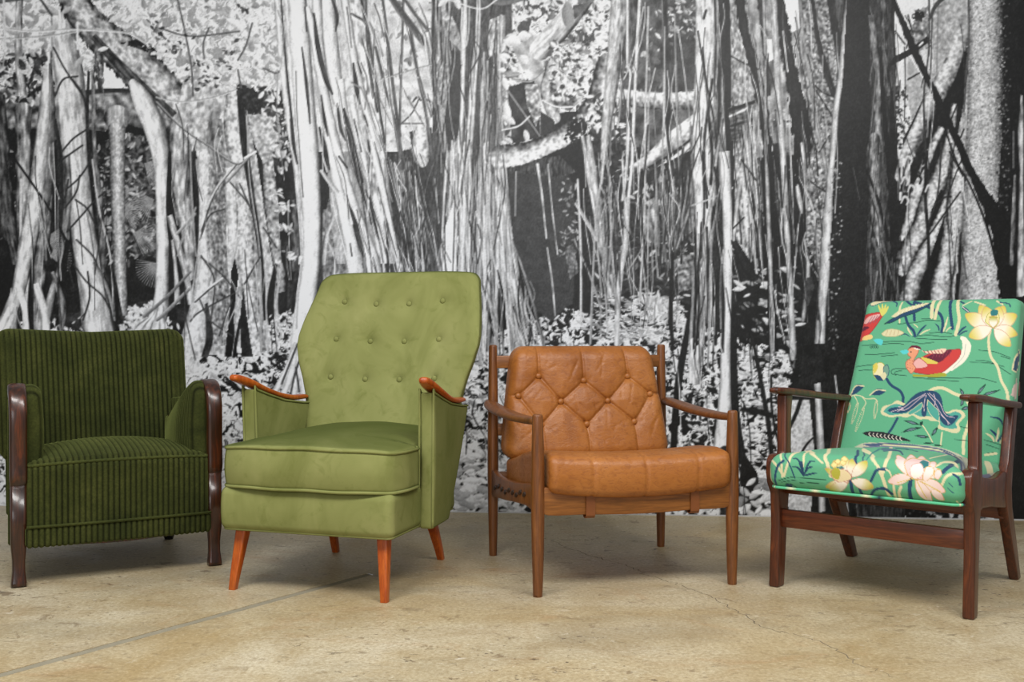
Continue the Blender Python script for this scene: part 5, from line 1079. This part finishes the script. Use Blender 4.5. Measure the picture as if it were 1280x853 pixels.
# ---- 1: dark green corduroy armchair with bent walnut arms
def corduroy_chair():
    T = empty('corduroy_armchair', 'dark green wide-wale corduroy armchair with curved dark polished wood arms', 'armchair', (-1.332, 3.496, 0), .52)
    # backrest
    sz = (.685, .12, .50)
    v, q, n = rbox(sz, .058, (.0022, .03, .02), 7)
    u, z = v[:, 0] / .3425, v[:, 2] + .25
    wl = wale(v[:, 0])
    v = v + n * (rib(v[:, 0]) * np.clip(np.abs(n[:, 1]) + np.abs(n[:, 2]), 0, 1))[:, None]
    bulge = .02 * (1 - u ** 2) * (1 - ((z - .22) / .3) ** 2)
    y = v[:, 1] + .555 + .30 * z - np.where(v[:, 1] < 0, bulge, 0) - .03 * u ** 2
    zz = .347 + z - .016 * np.clip(1 - np.abs(u), 0, 1) ** .8 * np.clip((z - .3) / .2, 0, 1)
    v = np.stack([v[:, 0] * (1 + .02 * np.clip(z / .5, 0, 1)), y, zz], -1)
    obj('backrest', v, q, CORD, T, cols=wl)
    # seat: domed top, straight front
    sz = (.592, .57, .235)
    v, q, n = rbox(sz, .03, (.0022, .02, .016), 5)
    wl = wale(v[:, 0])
    v = v + n * (rib(v[:, 0]) * np.clip(np.abs(n[:, 1]) + np.abs(n[:, 2]), 0, 1))[:, None]
    def seat_def(p):
        u, t, h = p[:, 0] / .296, (p[:, 1] + .285) / .57, np.clip((p[:, 2] + .1175) / .235, 0, 1)
        dome = .055 * np.clip(1 - u ** 2, 0, 1) ** .7 * np.clip(np.sin(math.pi * np.clip(t * .95 + .02, 0, 1)), 0, 1) ** .7
        return np.stack([p[:, 0], p[:, 1] + .262 - .012 * (1 - u ** 2), p[:, 2] + .294 - .012 + h * (dome - .012 * t + .0)], -1)
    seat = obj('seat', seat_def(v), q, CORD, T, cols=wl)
    lp = loop_on(sz, .03, .108)
    tv, tf = tube(seat_def(lp * np.array([1.008, 1.01, 1])), .005, 8, True)
    obj('piping', tv, tf, CORD, seat, cols=np.full((len(tv), 3), 1.3))
    # lower band
    sz = (.594, .03, .068)
    v, q, n = rbox(sz, .012, (.0022, .01, .012), 3)
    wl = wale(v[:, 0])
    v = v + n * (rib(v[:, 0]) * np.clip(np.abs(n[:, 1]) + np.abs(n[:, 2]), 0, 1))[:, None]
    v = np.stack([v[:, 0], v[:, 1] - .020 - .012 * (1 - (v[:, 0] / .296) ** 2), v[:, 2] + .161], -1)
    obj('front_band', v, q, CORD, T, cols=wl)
    tv, tf = tube([(x, -.038 - .012 * (1 - (x / .296) ** 2), .196) for x in np.linspace(-.294, .294, 40)], .0045)
    obj('band_piping', tv, tf, CORD, T, cols=np.full((len(tv), 3), 1.15))
    prism('front_rail', smooth_poly([(-.29, .14), (.29, .14), (.29, .128), (.15, .122), (0, .116), (-.15, .122), (-.29, .128)], 3), 'y', -.012, .012, WALNUT, T, .003)
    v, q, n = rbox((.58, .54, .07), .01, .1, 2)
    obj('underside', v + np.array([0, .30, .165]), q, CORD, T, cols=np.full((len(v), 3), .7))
    for s in (-1, 1):
        x = s * .315
        tv, tf = sweep([(x, .0, 0), (x, .002, .012), (x, .006, .05), (x, .008, .085), (x, .006, .14), (x, .006, .20), (x, .006, .335)],
                       [(.0235, .022), (.0235, .022), (.0195, .018), (.0195, .018), (.0245, .022), (.0245, .022), (.0245, .02)], (0, 1, 0), 5, 24)
        obj('leg', tv, tf, WALNUT, T)
        path = [(x, .016, .318), (x, .004, .330), (x, -.003, .352), (x, -.002, .39), (x, -.001, .45), (x, -.001, .53), (x, .004, .575), (x, .02, .612), (x, .05, .636), (x - s * .004, .10, .640), (x - s * .014, .2, .604), (x - s * .028, .34, .540), (x - s * .04, .46, .498), (x - s * .045, .52, .485)]
        hf = [(.025, .006), (.0255, .014), (.0265, .02), (.0265, .02), (.0265, .019), (.0265, .019), (.027, .019), (.0275, .019), (.028, .018), (.028, .017), (.027, .016), (.025, .015), (.023, .014), (.022, .013)]
        tv, tf = sweep(path, [(b, a) for a, b in hf], (1, 0, 0), 4, 24, .004, sub=5)
        obj('arm', tv, tf, WALNUT, T)
        # padded inner arm
        sz = (.062, .50, .32)
        v, q, n = rbox(sz, .029, (.008, .0022, .010), 6)
        near = np.clip((-.02 - v[:, 1]) / .10, 0, 1)
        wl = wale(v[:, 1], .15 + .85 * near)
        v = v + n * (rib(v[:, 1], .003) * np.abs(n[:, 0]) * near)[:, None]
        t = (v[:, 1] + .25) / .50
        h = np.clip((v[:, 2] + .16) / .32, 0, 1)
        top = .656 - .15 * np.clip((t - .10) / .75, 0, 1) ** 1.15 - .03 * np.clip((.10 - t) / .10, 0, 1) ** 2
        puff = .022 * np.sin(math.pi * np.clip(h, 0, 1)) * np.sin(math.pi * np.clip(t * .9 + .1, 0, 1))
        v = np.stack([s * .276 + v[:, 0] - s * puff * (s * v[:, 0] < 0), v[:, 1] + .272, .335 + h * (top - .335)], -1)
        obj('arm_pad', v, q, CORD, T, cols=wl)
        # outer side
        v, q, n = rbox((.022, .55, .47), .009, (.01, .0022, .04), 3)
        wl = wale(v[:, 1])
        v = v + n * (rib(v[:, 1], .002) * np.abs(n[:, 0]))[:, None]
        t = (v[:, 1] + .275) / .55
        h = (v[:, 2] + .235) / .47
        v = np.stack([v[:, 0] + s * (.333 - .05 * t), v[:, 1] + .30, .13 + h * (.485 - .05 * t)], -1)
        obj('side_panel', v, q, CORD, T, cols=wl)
        fv, ff = sweep([(s * .27, .56, 0), (s * .27, .56, .02), (s * .27, .56, .05), (s * .27, .56, .13)], [(.016, .016), (.023, .023), (.018, .018), (.016, .016)], (0, 1, 0), 2, 16)
        obj('caster', fv, ff, BLACK, T)
    v, q, n = rbox((.62, .03, .5), .012, .06, 3)
    v = np.stack([v[:, 0], v[:, 1] + .66 + .12 * (v[:, 2] + .25), v[:, 2] + .38], -1)
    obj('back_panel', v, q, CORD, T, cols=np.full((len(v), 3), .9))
# ---- 2: olive velvet wing chair
def velvet_chair():
    T = empty('velvet_armchair', 'tall olive green velvet button-back armchair with orange wooden arms and legs', 'armchair', (-.644, 3.224, 0), -.303)
    BW = [(.30, .29), (.45, .295), (.55, .302), (.60, .310), (.66, .326), (.72, .347), (.78, .362), (.82, .363), (.88, .355), (.94, .343), (1.0, .330), (1.07, .318)]
    BT = [(-.205, .945), (-.072, .935), (.062, .935), (.195, .945), (-.215, .803), (-.075, .795), (.062, .795), (.2, .803), (-.215, .662), (-.075, .655), (.062, .655), (.2, .662)]
    def yfront(x, z):
        e = np.abs(x) / ip(z, BW)
        return .58 + .33 * (z - .66) - .05 * np.clip(e, 0, 1) ** 3 * np.exp(-((z - .78) / .2) ** 2)
    sz = (.62, .11, .76)
    v, q, n = rbox(sz, .038, .007, 7)
    z0 = v[:, 2] + .38
    # widen by profile, round the top corners
    u = v[:, 0] / .31
    z = .30 + z0
    top = np.clip((z - .93) / .13, 0, 1)
    x = u * ip(z, BW)
    zc = z - .010 * np.clip((np.abs(u) - .5) / .5, 0, 1) ** 2 * np.clip((z - .75) / .31, 0, 1)
    front = np.clip(.5 - v[:, 1] / .11, 0, 1)
    edge = np.clip((np.abs(u) - .6) / .4, 0, 1) ** 2
    thick = .105 - .045 * edge
    y = yfront(x, z) + (1 - front) * thick
    d = np.zeros(len(v))
    for bx, bz in BT:
        r = np.hypot(x - bx, z - bz)
        d += .010 * G(r, .034) + .008 * G(r, .013)
    puff = .012 * np.cos(math.pi * np.clip(u, -1, 1) / 2)
    y = y + (d - puff) * (front > .75)
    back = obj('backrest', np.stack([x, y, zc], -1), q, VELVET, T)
    for bx, bz in BT:
        bv, bf = dome(.0105, .006)
        by = float(yfront(np.array([bx]), np.array([bz]))[0]) + .012 - .012 * math.cos(bx / .35 * 1.57)
        obj('button', bv + np.array([bx, by, bz]), bf, VELVET, back)
    # base
    sz = (.605, .60, .145)
    v, q, n = rbox(sz, .028, .02, 6)
    h = (v[:, 2] + .0725) / .145
    taper = 1 - .05 * np.clip((v[:, 1] + .1) / .4, 0, 1)
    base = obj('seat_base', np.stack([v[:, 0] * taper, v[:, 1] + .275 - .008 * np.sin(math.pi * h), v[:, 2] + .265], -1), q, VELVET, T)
    lp = loop_on(sz, .028, -.066)
    tv, tf = tube(np.stack([lp[:, 0] * (1 - .05 * np.clip((lp[:, 1] + .1) / .4, 0, 1)), lp[:, 1] + .275, lp[:, 2] + .265], -1), .0045, 8, True)
    obj('piping', tv, tf, VELVET, base)
    # loose cushion
    sz = (.625, .60, .128)
    v, q, n = rbox(sz, .016, .012, 4)
    def cdef(p):
        u, t = p[:, 0] / .3125, (p[:, 1] + .30) / .60
        h = (p[:, 2] + .064) / .128
        dome = .046 * np.clip(1 - np.abs(u) ** 2.4, 0, 1) ** .75 * np.clip(np.sin(math.pi * np.clip(t * .62 + .03, 0, 1)), 0, 1) ** .7
        fr = np.clip((.16 - t) / .16, 0, 1)
        k_ = np.clip((t - .26) / .10, 0, 1)
        x = p[:, 0] * (1 - .085 * k_ * k_ * (3 - 2 * k_) - .07 * fr ** 2)
        swell = .010 * np.sin(math.pi * np.clip(h, 0, 1))
        y = p[:, 1] + .262 + .035 * np.abs(u) ** 5 * (t < .3) - swell * (t < .1)
        wob = .0011 * np.sin(9 * u + 1.2)
        return np.stack([x * (1 + .5 * swell), y, p[:, 2] + .397 + np.clip(h, 0, 1) ** 3 * dome + wob], -1)
    cu = obj('seat_cushion', cdef(v), q, VELVET, T)
    for zz in (.0605, -.0605):
        lp = loop_on(sz, .016, math.copysign(.054, zz))
        lp[:, 2] = zz
        c = lp.copy(); c[:, 0] *= 1.005; c[:, 1] *= 1.005
        tv, tf = tube(cdef(c), .0055, 8, True)
        obj('piping', tv, tf, VELVET, cu)
    # dark slit between cushion and base is a real gap; arms
    for s in (-1, 1):
        AT = [(.19, .652), (.2, .648), (.28, .625), (.38, .600), (.50, .585), (.62, .578)]
        sz = (.05, .44, .44)
        v, q, n = rbox(sz, .012, (.01, .02, .02), 4)
        t = (v[:, 1] + .22) / .44
        h = np.clip((v[:, 2] + .22) / .44, 0, 1)
        yb = .205 + (.57 - .205) * t - .19 * (1 - h) * np.clip(t, 0, 1) ** 1.3
        y = yb - .012 * h * (1 - t)
        top = ip(y, AT) - .014
        z = .19 + h * (top - .19)
        lean = .008 * h * (1 - .6 * t) - .012 * t
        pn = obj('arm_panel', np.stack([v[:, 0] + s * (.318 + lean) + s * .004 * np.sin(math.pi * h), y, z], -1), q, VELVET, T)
        for off in (-.024, .024):
            pts = [(s * (.318 + .008 * hh) + off, .205 - .012 * hh - .0005, .195 + hh * (.645 - .195)) for hh in np.linspace(0, 1, 20)]
            pts += [(s * (.326 - .018 * k) + off, .194 + .37 * k, float(ip(.194 + .37 * k, AT)) - .014) for k in np.linspace(.03, 1, 24)]
            tv, tf = tube(pts, .004)
            obj('piping', tv, tf, VELVET, pn)
        xs = s * .333
        path = [(xs + s * .010, .128, .676), (xs + s * .006, .155, .670), (xs, .205, .655), (xs - s * .004, .28, .629), (xs - s * .012, .37, .604), (xs - s * .018, .46, .591), (xs - s * .022, .535, .590)]
        hf = [(.016, .011), (.021, .0135), (.026, .0125), (.029, .011), (.029, .0105), (.028, .010), (.025, .009)]
        tv, tf = sweep(path, hf, (0, 0, 1), 2.6, 20, .010, sub=5)
        obj('arm', tv, tf, BEECH, T)
    for s in (-1, 1):
        tv, tf = sweep([(s * .266, .0, 0), (s * .263, .006, .04), (s * .248, .036, .20), (s * .247, .038, .215)], [(.0115, .0115), (.013, .013), (.0195, .0195), (.02, .02)], (0, 1, 0), 6, 24, .002)
        obj('leg', tv, tf, BEECH, T)
        tv, tf = sweep([(s * .212, .612, 0), (s * .210, .596, .04), (s * .196, .525, .20), (s * .195, .52, .215)], [(.0115, .0115), (.013, .013), (.0195, .0195), (.02, .02)], (0, 1, 0), 6, 24, .002)
        obj('leg', tv, tf, BEECH, T)
# ---- 3: tan leather safari-style easy chair
def leather_chair():
    T = empty('leather_armchair', 'low tan leather button-tufted easy chair with round teak posts and arms', 'armchair', (.402, 3.293, 0), .244)
    for s in (-1, 1):
        tv, tf = sweep([(s * .332, 0, 0), (s * .331, 0, .02), (s * .331, 0, .16), (s * .331, 0, .30), (s * .331, 0, .42), (s * .332, 0, .565)], [(.0145,) * 2, (.0155,) * 2, (.0195,) * 2, (.0215,) * 2, (.0205,) * 2, (.0165,) * 2], (0, 1, 0), 2, 24, .007, sub=4)
        obj('front_leg', tv, tf, TEAK, T)
        tv, tf = sweep([(s * .333, .618, 0), (s * .333, .618, .02), (s * .333, .618, .16), (s * .333, .618, .32), (s * .333, .618, .52), (s * .333, .618, .775)], [(.014,) * 2, (.015,) * 2, (.018,) * 2, (.0205,) * 2, (.0195,) * 2, (.0155,) * 2], (0, 1, 0), 2, 24, .007, sub=4)
        obj('rear_leg', tv, tf, TEAK, T)
        path = [(s * .342, .638, .568), (s * .350, .58, .563), (s * .354, .48, .556), (s * .351, .36, .549), (s * .345, .22, .545), (s * .338, .10, .546), (s * .334, .01, .549)]
        hf = [(.015, .012), (.026, .0145), (.032, .0145), (.034, .014), (.032, .0135), (.025, .013), (.017, .012)]
        tv, tf = sweep(path, hf, (0, 0, 1), 2.4, 20, .008, sub=5)
        obj('arm', tv, tf, TEAK, T)
        pts = smooth_poly([(.005, .345), (.10, .340), (.25, .322), (.40, .312), (.52, .312), (.612, .316), (.612, .228), (.50, .232), (.38, .242), (.25, .256), (.10, .268), (.005, .268)], 3)
        rl = prism('side_rail', pts, 'x', s * .331 - .011, s * .331 + .011, TEAK, T, .004)
        for k in range(9):
            y = .12 + k * .052
            zc = .305 - .06 * (y - .12) + .006 * math.sin(k * 2.1) - .012 * math.sin((y - .1) * 5)
            tv, tf = sweep([(s * .344, y - .012, zc + .004), (s * .3455, y, zc - .001), (s * .344, y + .014, zc - .006)], [(.003, .006), (.0035, .0075), (.003, .006)], (0, 0, 1), 2, 10, .002, sub=3)
            obj('lace', tv, tf, DARKLEATHER, rl)
    prism('front_rail', smooth_poly([(-.325, .345), (-.18, .328), (0, .315), (.18, .328), (.325, .345), (.325, .262), (.18, .252), (0, .247), (-.18, .252), (-.325, .262)], 4), 'y', -.012, .012, TEAK_X, T, .004)
    prism('rear_rail', [(-.325, .31), (.325, .31), (.325, .25), (-.325, .25)], 'y', .606, .630, TEAK_X, T, .004)
    prism('back_rail', [(-.325, .742), (.325, .742), (.325, .695), (-.325, .695)], 'y', .606, .628, TEAK_X, T, .006)
    prism('back_rail', [(-.325, .49), (.325, .49), (.325, .445), (-.325, .445)], 'y', .606, .628, TEAK_X, T, .006)
    for x in (-.163, .192):
        path = [(x, -.016, .335), (x, -.0165, .29), (x, -.016, .250), (x, -.01, .243), (x, .0, .2415), (x, .01, .243), (x, .0165, .25), (x, .0165, .33)]
        # flat strap looped round the rail
        rings = []
        for i, (px, py, pz) in enumerate(path):
            a, b = path[max(i - 1, 0)], path[min(i + 1, len(path) - 1)]
            t = np.array([0, b[1] - a[1], b[2] - a[2]]); t /= np.linalg.norm(t)
            nn = np.array([0, t[2], -t[1]])
            c = np.array([px, py, pz])
            rings.append(np.array([c + np.array([-.015, 0, 0]) - nn * .002, c + np.array([.015, 0, 0]) - nn * .002, c + np.array([.015, 0, 0]) + nn * .002, c + np.array([-.015, 0, 0]) + nn * .002]))
        tv, tf = skin(rings)
        obj('strap', tv, tf, STRAP, T, smooth=False)
    # seat cushion
    sz = (.612, .60, .118)
    v, q, n = rbox(sz, .024, (.006, .012, .008), 6)
    d = np.zeros(len(v))
    for sx in (-.165, .012, .190):
        d -= .0045 * G(v[:, 0] - sx, .0045)
    rr = np.random.default_rng(5)
    for _ in range(26):
        a = np.array([rr.uniform(-.28, .28), rr.uniform(-.05, .05)]); b = a + np.array([rr.uniform(-.07, .07), rr.uniform(-.05, .05)])
        d -= .0012 * G(seg_dist(v[:, 0], v[:, 2] + v[:, 1] * .3, a, b), .005)
    v = v + n * d[:, None]
    u, t = v[:, 0] / .306, (v[:, 1] + .30) / .60
    h = (v[:, 2] + .059) / .118
    sag = -.024 * np.clip(1 - u ** 2, 0, 1) * (1 - .45 * h)
    z = v[:, 2] + .385 + sag + .018 * h * np.sin(math.pi * np.clip(t * 1.2, 0, 1)) - .085 * np.clip(t - .12, 0, 1)
    y = v[:, 1] + .262 - .012 * np.sin(math.pi * h)
    obj('seat_cushion', np.stack([v[:, 0] + .004, y, z], -1), q, LEATHER, T)
    # back cushion
    R1, R2, R3 = [(-.182, .668), (-.012, .650), (.162, .664)], [(-.262, .597), (-.104, .575), (.077, .575), (.247, .597)], [(-.182, .492), (-.010, .492), (.176, .497)]
    segs = [(R1[0], (-.182, .80)), (R1[1], (-.014, .80)), (R1[2], (.150, .80)), (R2[0], (-.33, .60)), (R2[3], (.33, .60))]
    segs += [(R1[i], R2[i]) for i in range(3)] + [(R1[i], R2[i + 1]) for i in range(3)] + [(R3[i], R2[i]) for i in range(3)] + [(R3[i], R2[i + 1]) for i in range(3)]
    segs += [(R3[i], (R3[i][0] + .01, .36)) for i in range(3)]
    sz = (.62, .125, .415)
    v, q, n = rbox(sz, .05, (.0042, .012, .0042), 7)
    h = (v[:, 2] + .2075) / .415
    x = v[:, 0] * (1.03 - .17 * h ** 1.3) + .0
    z = .365 + h * .412
    front = v[:, 1] < 0
    d = np.zeros(len(v)); pf = np.full(len(v), .05)
    for a, b in segs:
        dd = seg_dist(x, z, a, b)
        d += .0055 * G(dd, .0045)
        pf = np.minimum(pf, dd)
    for p_ in R1 + R2 + R3:
        r = np.hypot(x - p_[0], z - p_[1])
        d += .010 * G(r, .02)
    d = np.minimum(d, .026) - .008 * np.clip(pf / .05, 0, 1) ** .7
    wr = np.zeros(len(v))
    for _ in range(60):
        a = np.array([rr.uniform(-.28, .28), rr.uniform(.4, .76)]); g = rr.uniform(-1, 1)
        b = a + np.array([math.cos(g + 1.4), math.sin(g + 1.4)]) * rr.uniform(.02, .07)
        wr += .0016 * G(seg_dist(x, z, a, b), .004)
    fade = np.clip(-v[:, 1] / .05, 0, 1)
    y = v[:, 1] * (1.1 - .25 * h) + .533 + .07 * h - .012 * np.cos(x / .32 * 1.4) * front + (d + wr) * fade
    bc = obj('back_cushion', np.stack([x, y, z], -1), q, LEATHER, T)
    for p_ in R1 + R2 + R3:
        hh = (p_[1] - .365) / .412
        by = -.0625 * (1.1 - .25 * hh) + .533 + .07 * hh - .012 * math.cos(p_[0] / .32 * 1.4) + .009
        bv, bf = dome(.012, .008)
        obj('button', bv + np.array([p_[0], by, p_[1]]), bf, LEATHER, bc)
# ---- 4: lotus print easy chair
def lotus_chair():
    T = empty('floral_armchair', 'green lotus and duck print easy chair with open reddish wooden arms', 'armchair', (1.082, 3.145, 0), -.685)
    X0, X1 = .283, .316
    for s in (-1, 1):
        a, b = (X0, X1) if s > 0 else (-X1, -X0)
        # front leg: foot, thick knuckle at the seat, slim post above
        fl = [(-.004, 0), (.044, 0), (.064, .20), (.078, .30), (.11, .355), (.098, .41), (.092, .45), (.094, .56), (.104, .625), (.052, .625), (.052, .44), (.046, .425), (.026, .434), (-.008, .431), (-.024, .414), (-.028, .375), (-.018, .338), (.004, .305), (.010, .20)]
        prism('front_leg', fl, 'x', a, b, AFROMOSIA, T, .006, 3)
        web = smooth_poly([(.05, .41), (.11, .40), (.20, .385), (.30, .376), (.42, .383), (.455, .33), (.44, .27), (.36, .275), (.25, .292), (.12, .305), (.06, .30)], 4)
        prism('side_rail', web, 'x', a + .003, b - .003, AFROMOSIA, T, .006, 3)
        rl = [(.598, 0), (.643, 0), (.568, .15), (.508, .26), (.498, .32), (.520, .40), (.578, .57), (.583, .588), (.528, .590), (.518, .56), (.455, .41), (.42, .375), (.405, .31), (.43, .255), (.505, .14)]
        prism('rear_leg', rl, 'x', a + .001, b - .001, AFROMOSIA, T, .006, 3)
        xm = (a + b) / 2
        path = [(xm - s * .006, -.012, .641), (xm - s * .004, .02, .638), (xm, .10, .632), (xm, .22, .620), (xm, .36, .606), (xm, .50, .594), (xm, .62, .584)]
        hf = [(.016, .007), (.026, .011), (.029, .0125), (.027, .0125), (.025, .012), (.023, .012), (.021, .011)]
        tv, tf = sweep(path, hf, (0, 0, 1), 3.2, 20, .006, sub=5)
        obj('arm', tv, tf, AFROMOSIA, T)
    for o in [k for k in T.children if k.type == 'MESH']:      # the side frames draw together towards the back
        for vt in o.data.vertices:
            vt.co.x -= math.copysign(.034 * max(vt.co.y, 0), vt.co.x)
    prism('front_stretcher', [(-.285, .252), (.285, .252), (.285, .194), (-.285, .194)], 'y', .024, .046, AFRO_X, T, .003)
    prism('rear_stretcher', [(-.285, .30), (.285, .30), (.285, .225), (-.285, .225)], 'y', .445, .468, AFRO_X, T, .003)
    prism('front_rail', [(-.285, .345), (.285, .345), (.285, .30), (-.285, .30)], 'y', .05, .075, AFRO_X, T, .003)
    prism('back_rail', [(-.27, .66), (.27, .66), (.27, .61), (-.27, .61)], 'y', .70, .722, AFRO_X, T, .004)
    cv = paint_fabric()
    def sample(U, V):
        u = np.clip((U - cv.x0) * cv.sc - .5, 0, cv.W - 1.001); w_ = np.clip((V - cv.y0) * cv.sc - .5, 0, cv.H - 1.001)
        i, j = u.astype(int), w_.astype(int)
        fu, fv = (u - i)[:, None], (w_ - j)[:, None]
        c = (cv.a[j, i] * (1 - fu) + cv.a[j, i + 1] * fu) * (1 - fv) + (cv.a[j + 1, i] * (1 - fu) + cv.a[j + 1, i + 1] * fu) * fv
        return slin(np.clip(c, 0, 1))
    def chart(tab, rows, x, t):  # tab holds camera-projected image pixels of the cushion surface
        """pixel table: rows of (t) x five columns across; returns image pixels"""
        tab = np.array(tab, float)
        cx = np.clip((x + .32) / .16, 0, 3.9999)
        i = cx.astype(int); f = cx - i
        out = []
        for k in range(2):
            cols = np.stack([np.interp(t, rows, tab[:, c, k]) for c in range(5)], -1)
            out.append(cols[np.arange(len(x)), i] * (1 - f) + cols[np.arange(len(x)), i + 1] * f)
        return out
    # back cushion
    sz = (.575, .10, .575)
    v, q, n = rbox(sz, .028, (.0026, .014, .0026), 6)
    h = (v[:, 2] + .2875) / .575
    x = v[:, 0] * (1.0 - .07 * h)
    puff = .016 * np.cos(math.pi / 2 * np.clip(v[:, 0] / .2875, -1, 1)) * np.sin(math.pi * np.clip(h, 0, 1))
    y = v[:, 1] + .515 + .262 * h - puff * (v[:, 1] < 0)
    z = .378 + .565 * h - .10 * v[:, 1]
    wrap = np.where(n[:, 1] < .3, (v[:, 1] + .05) * 1.0 * (np.abs(n[:, 0]) > .3), .02)
    U, V = chart(BACK_TAB, BACK_ROWS, np.clip(x + np.sign(x) * np.clip(v[:, 1] + .022, 0, .1) * (np.abs(n[:, 0]) > .4), -.32, .32), h)
    obj('back_cushion', np.stack([x, y, z], -1), q, FABRIC, T, cols=sample(U, V))
    # seat cushion
    sz = (.596, .60, .105)
    v, q, n = rbox(sz, .036, (.0026, .0028, .0028), 9)
    t = (v[:, 1] + .30) / .60
    hh = (v[:, 2] + .0525) / .105
    u = v[:, 0] / .298
    nar = 1 - .065 * np.clip((t - .06) / .08, 0, 1)
    dome = .036 * np.clip(1 - u ** 2, 0, 1) ** .6 * np.sin(math.pi * np.clip(t * .85 + .12, 0, 1))
    zz = v[:, 2] + .382 + hh * (dome - .03 * t) - .012 * t
    yy = v[:, 1] + .248 - .006 * np.sin(math.pi * hh)
    # arc length from the front hem over the crown to the back
    arc = np.where(n[:, 1] < -.02, .0, 0)
    arc = np.clip(hh, 0, 1) * .105 * (v[:, 1] < -.26) + np.where(v[:, 1] >= -.26, .105, 0) + np.clip(v[:, 1] + .26, 0, .6)
    arc = np.where((n[:, 2] < .2) & (v[:, 1] > -.26), hh * .105 + np.clip(v[:, 1] + .26, 0, .6) * .3, arc)
    U, V = chart(SEAT_TAB, SEAT_ROWS, v[:, 0], arc)
    seat = obj('seat_cushion', np.stack([v[:, 0] * nar, yy, zz], -1), q, FABRIC, T, cols=sample(U, V))
    lp = loop_on(sz, .036, -.034)
    lp = np.stack([lp[:, 0] * .99 * (1 - .065 * np.clip(((lp[:, 1] + .3) / .6 - .06) / .08, 0, 1)), lp[:, 1] * .99 + .248, lp[:, 2] + .367 - .012 * (lp[:, 1] + .3) / .6], -1)
    tv, tf = tube(lp, .0045, 8, True)
    cc = np.tile(slin(np.array([[.36, .74, .56]])), (len(tv), 1))
    rr = np.random.default_rng(8)
    k = np.repeat(rr.random(len(lp)), 8)
    cc[k > .86] = slin(np.array([.86, .84, .70])); cc[k < .08] = slin(np.array([.12, .18, .28]))
    obj('piping', tv, tf, FABRIC, seat, cols=cc)
corduroy_chair(); velvet_chair(); leather_chair(); lotus_chair()
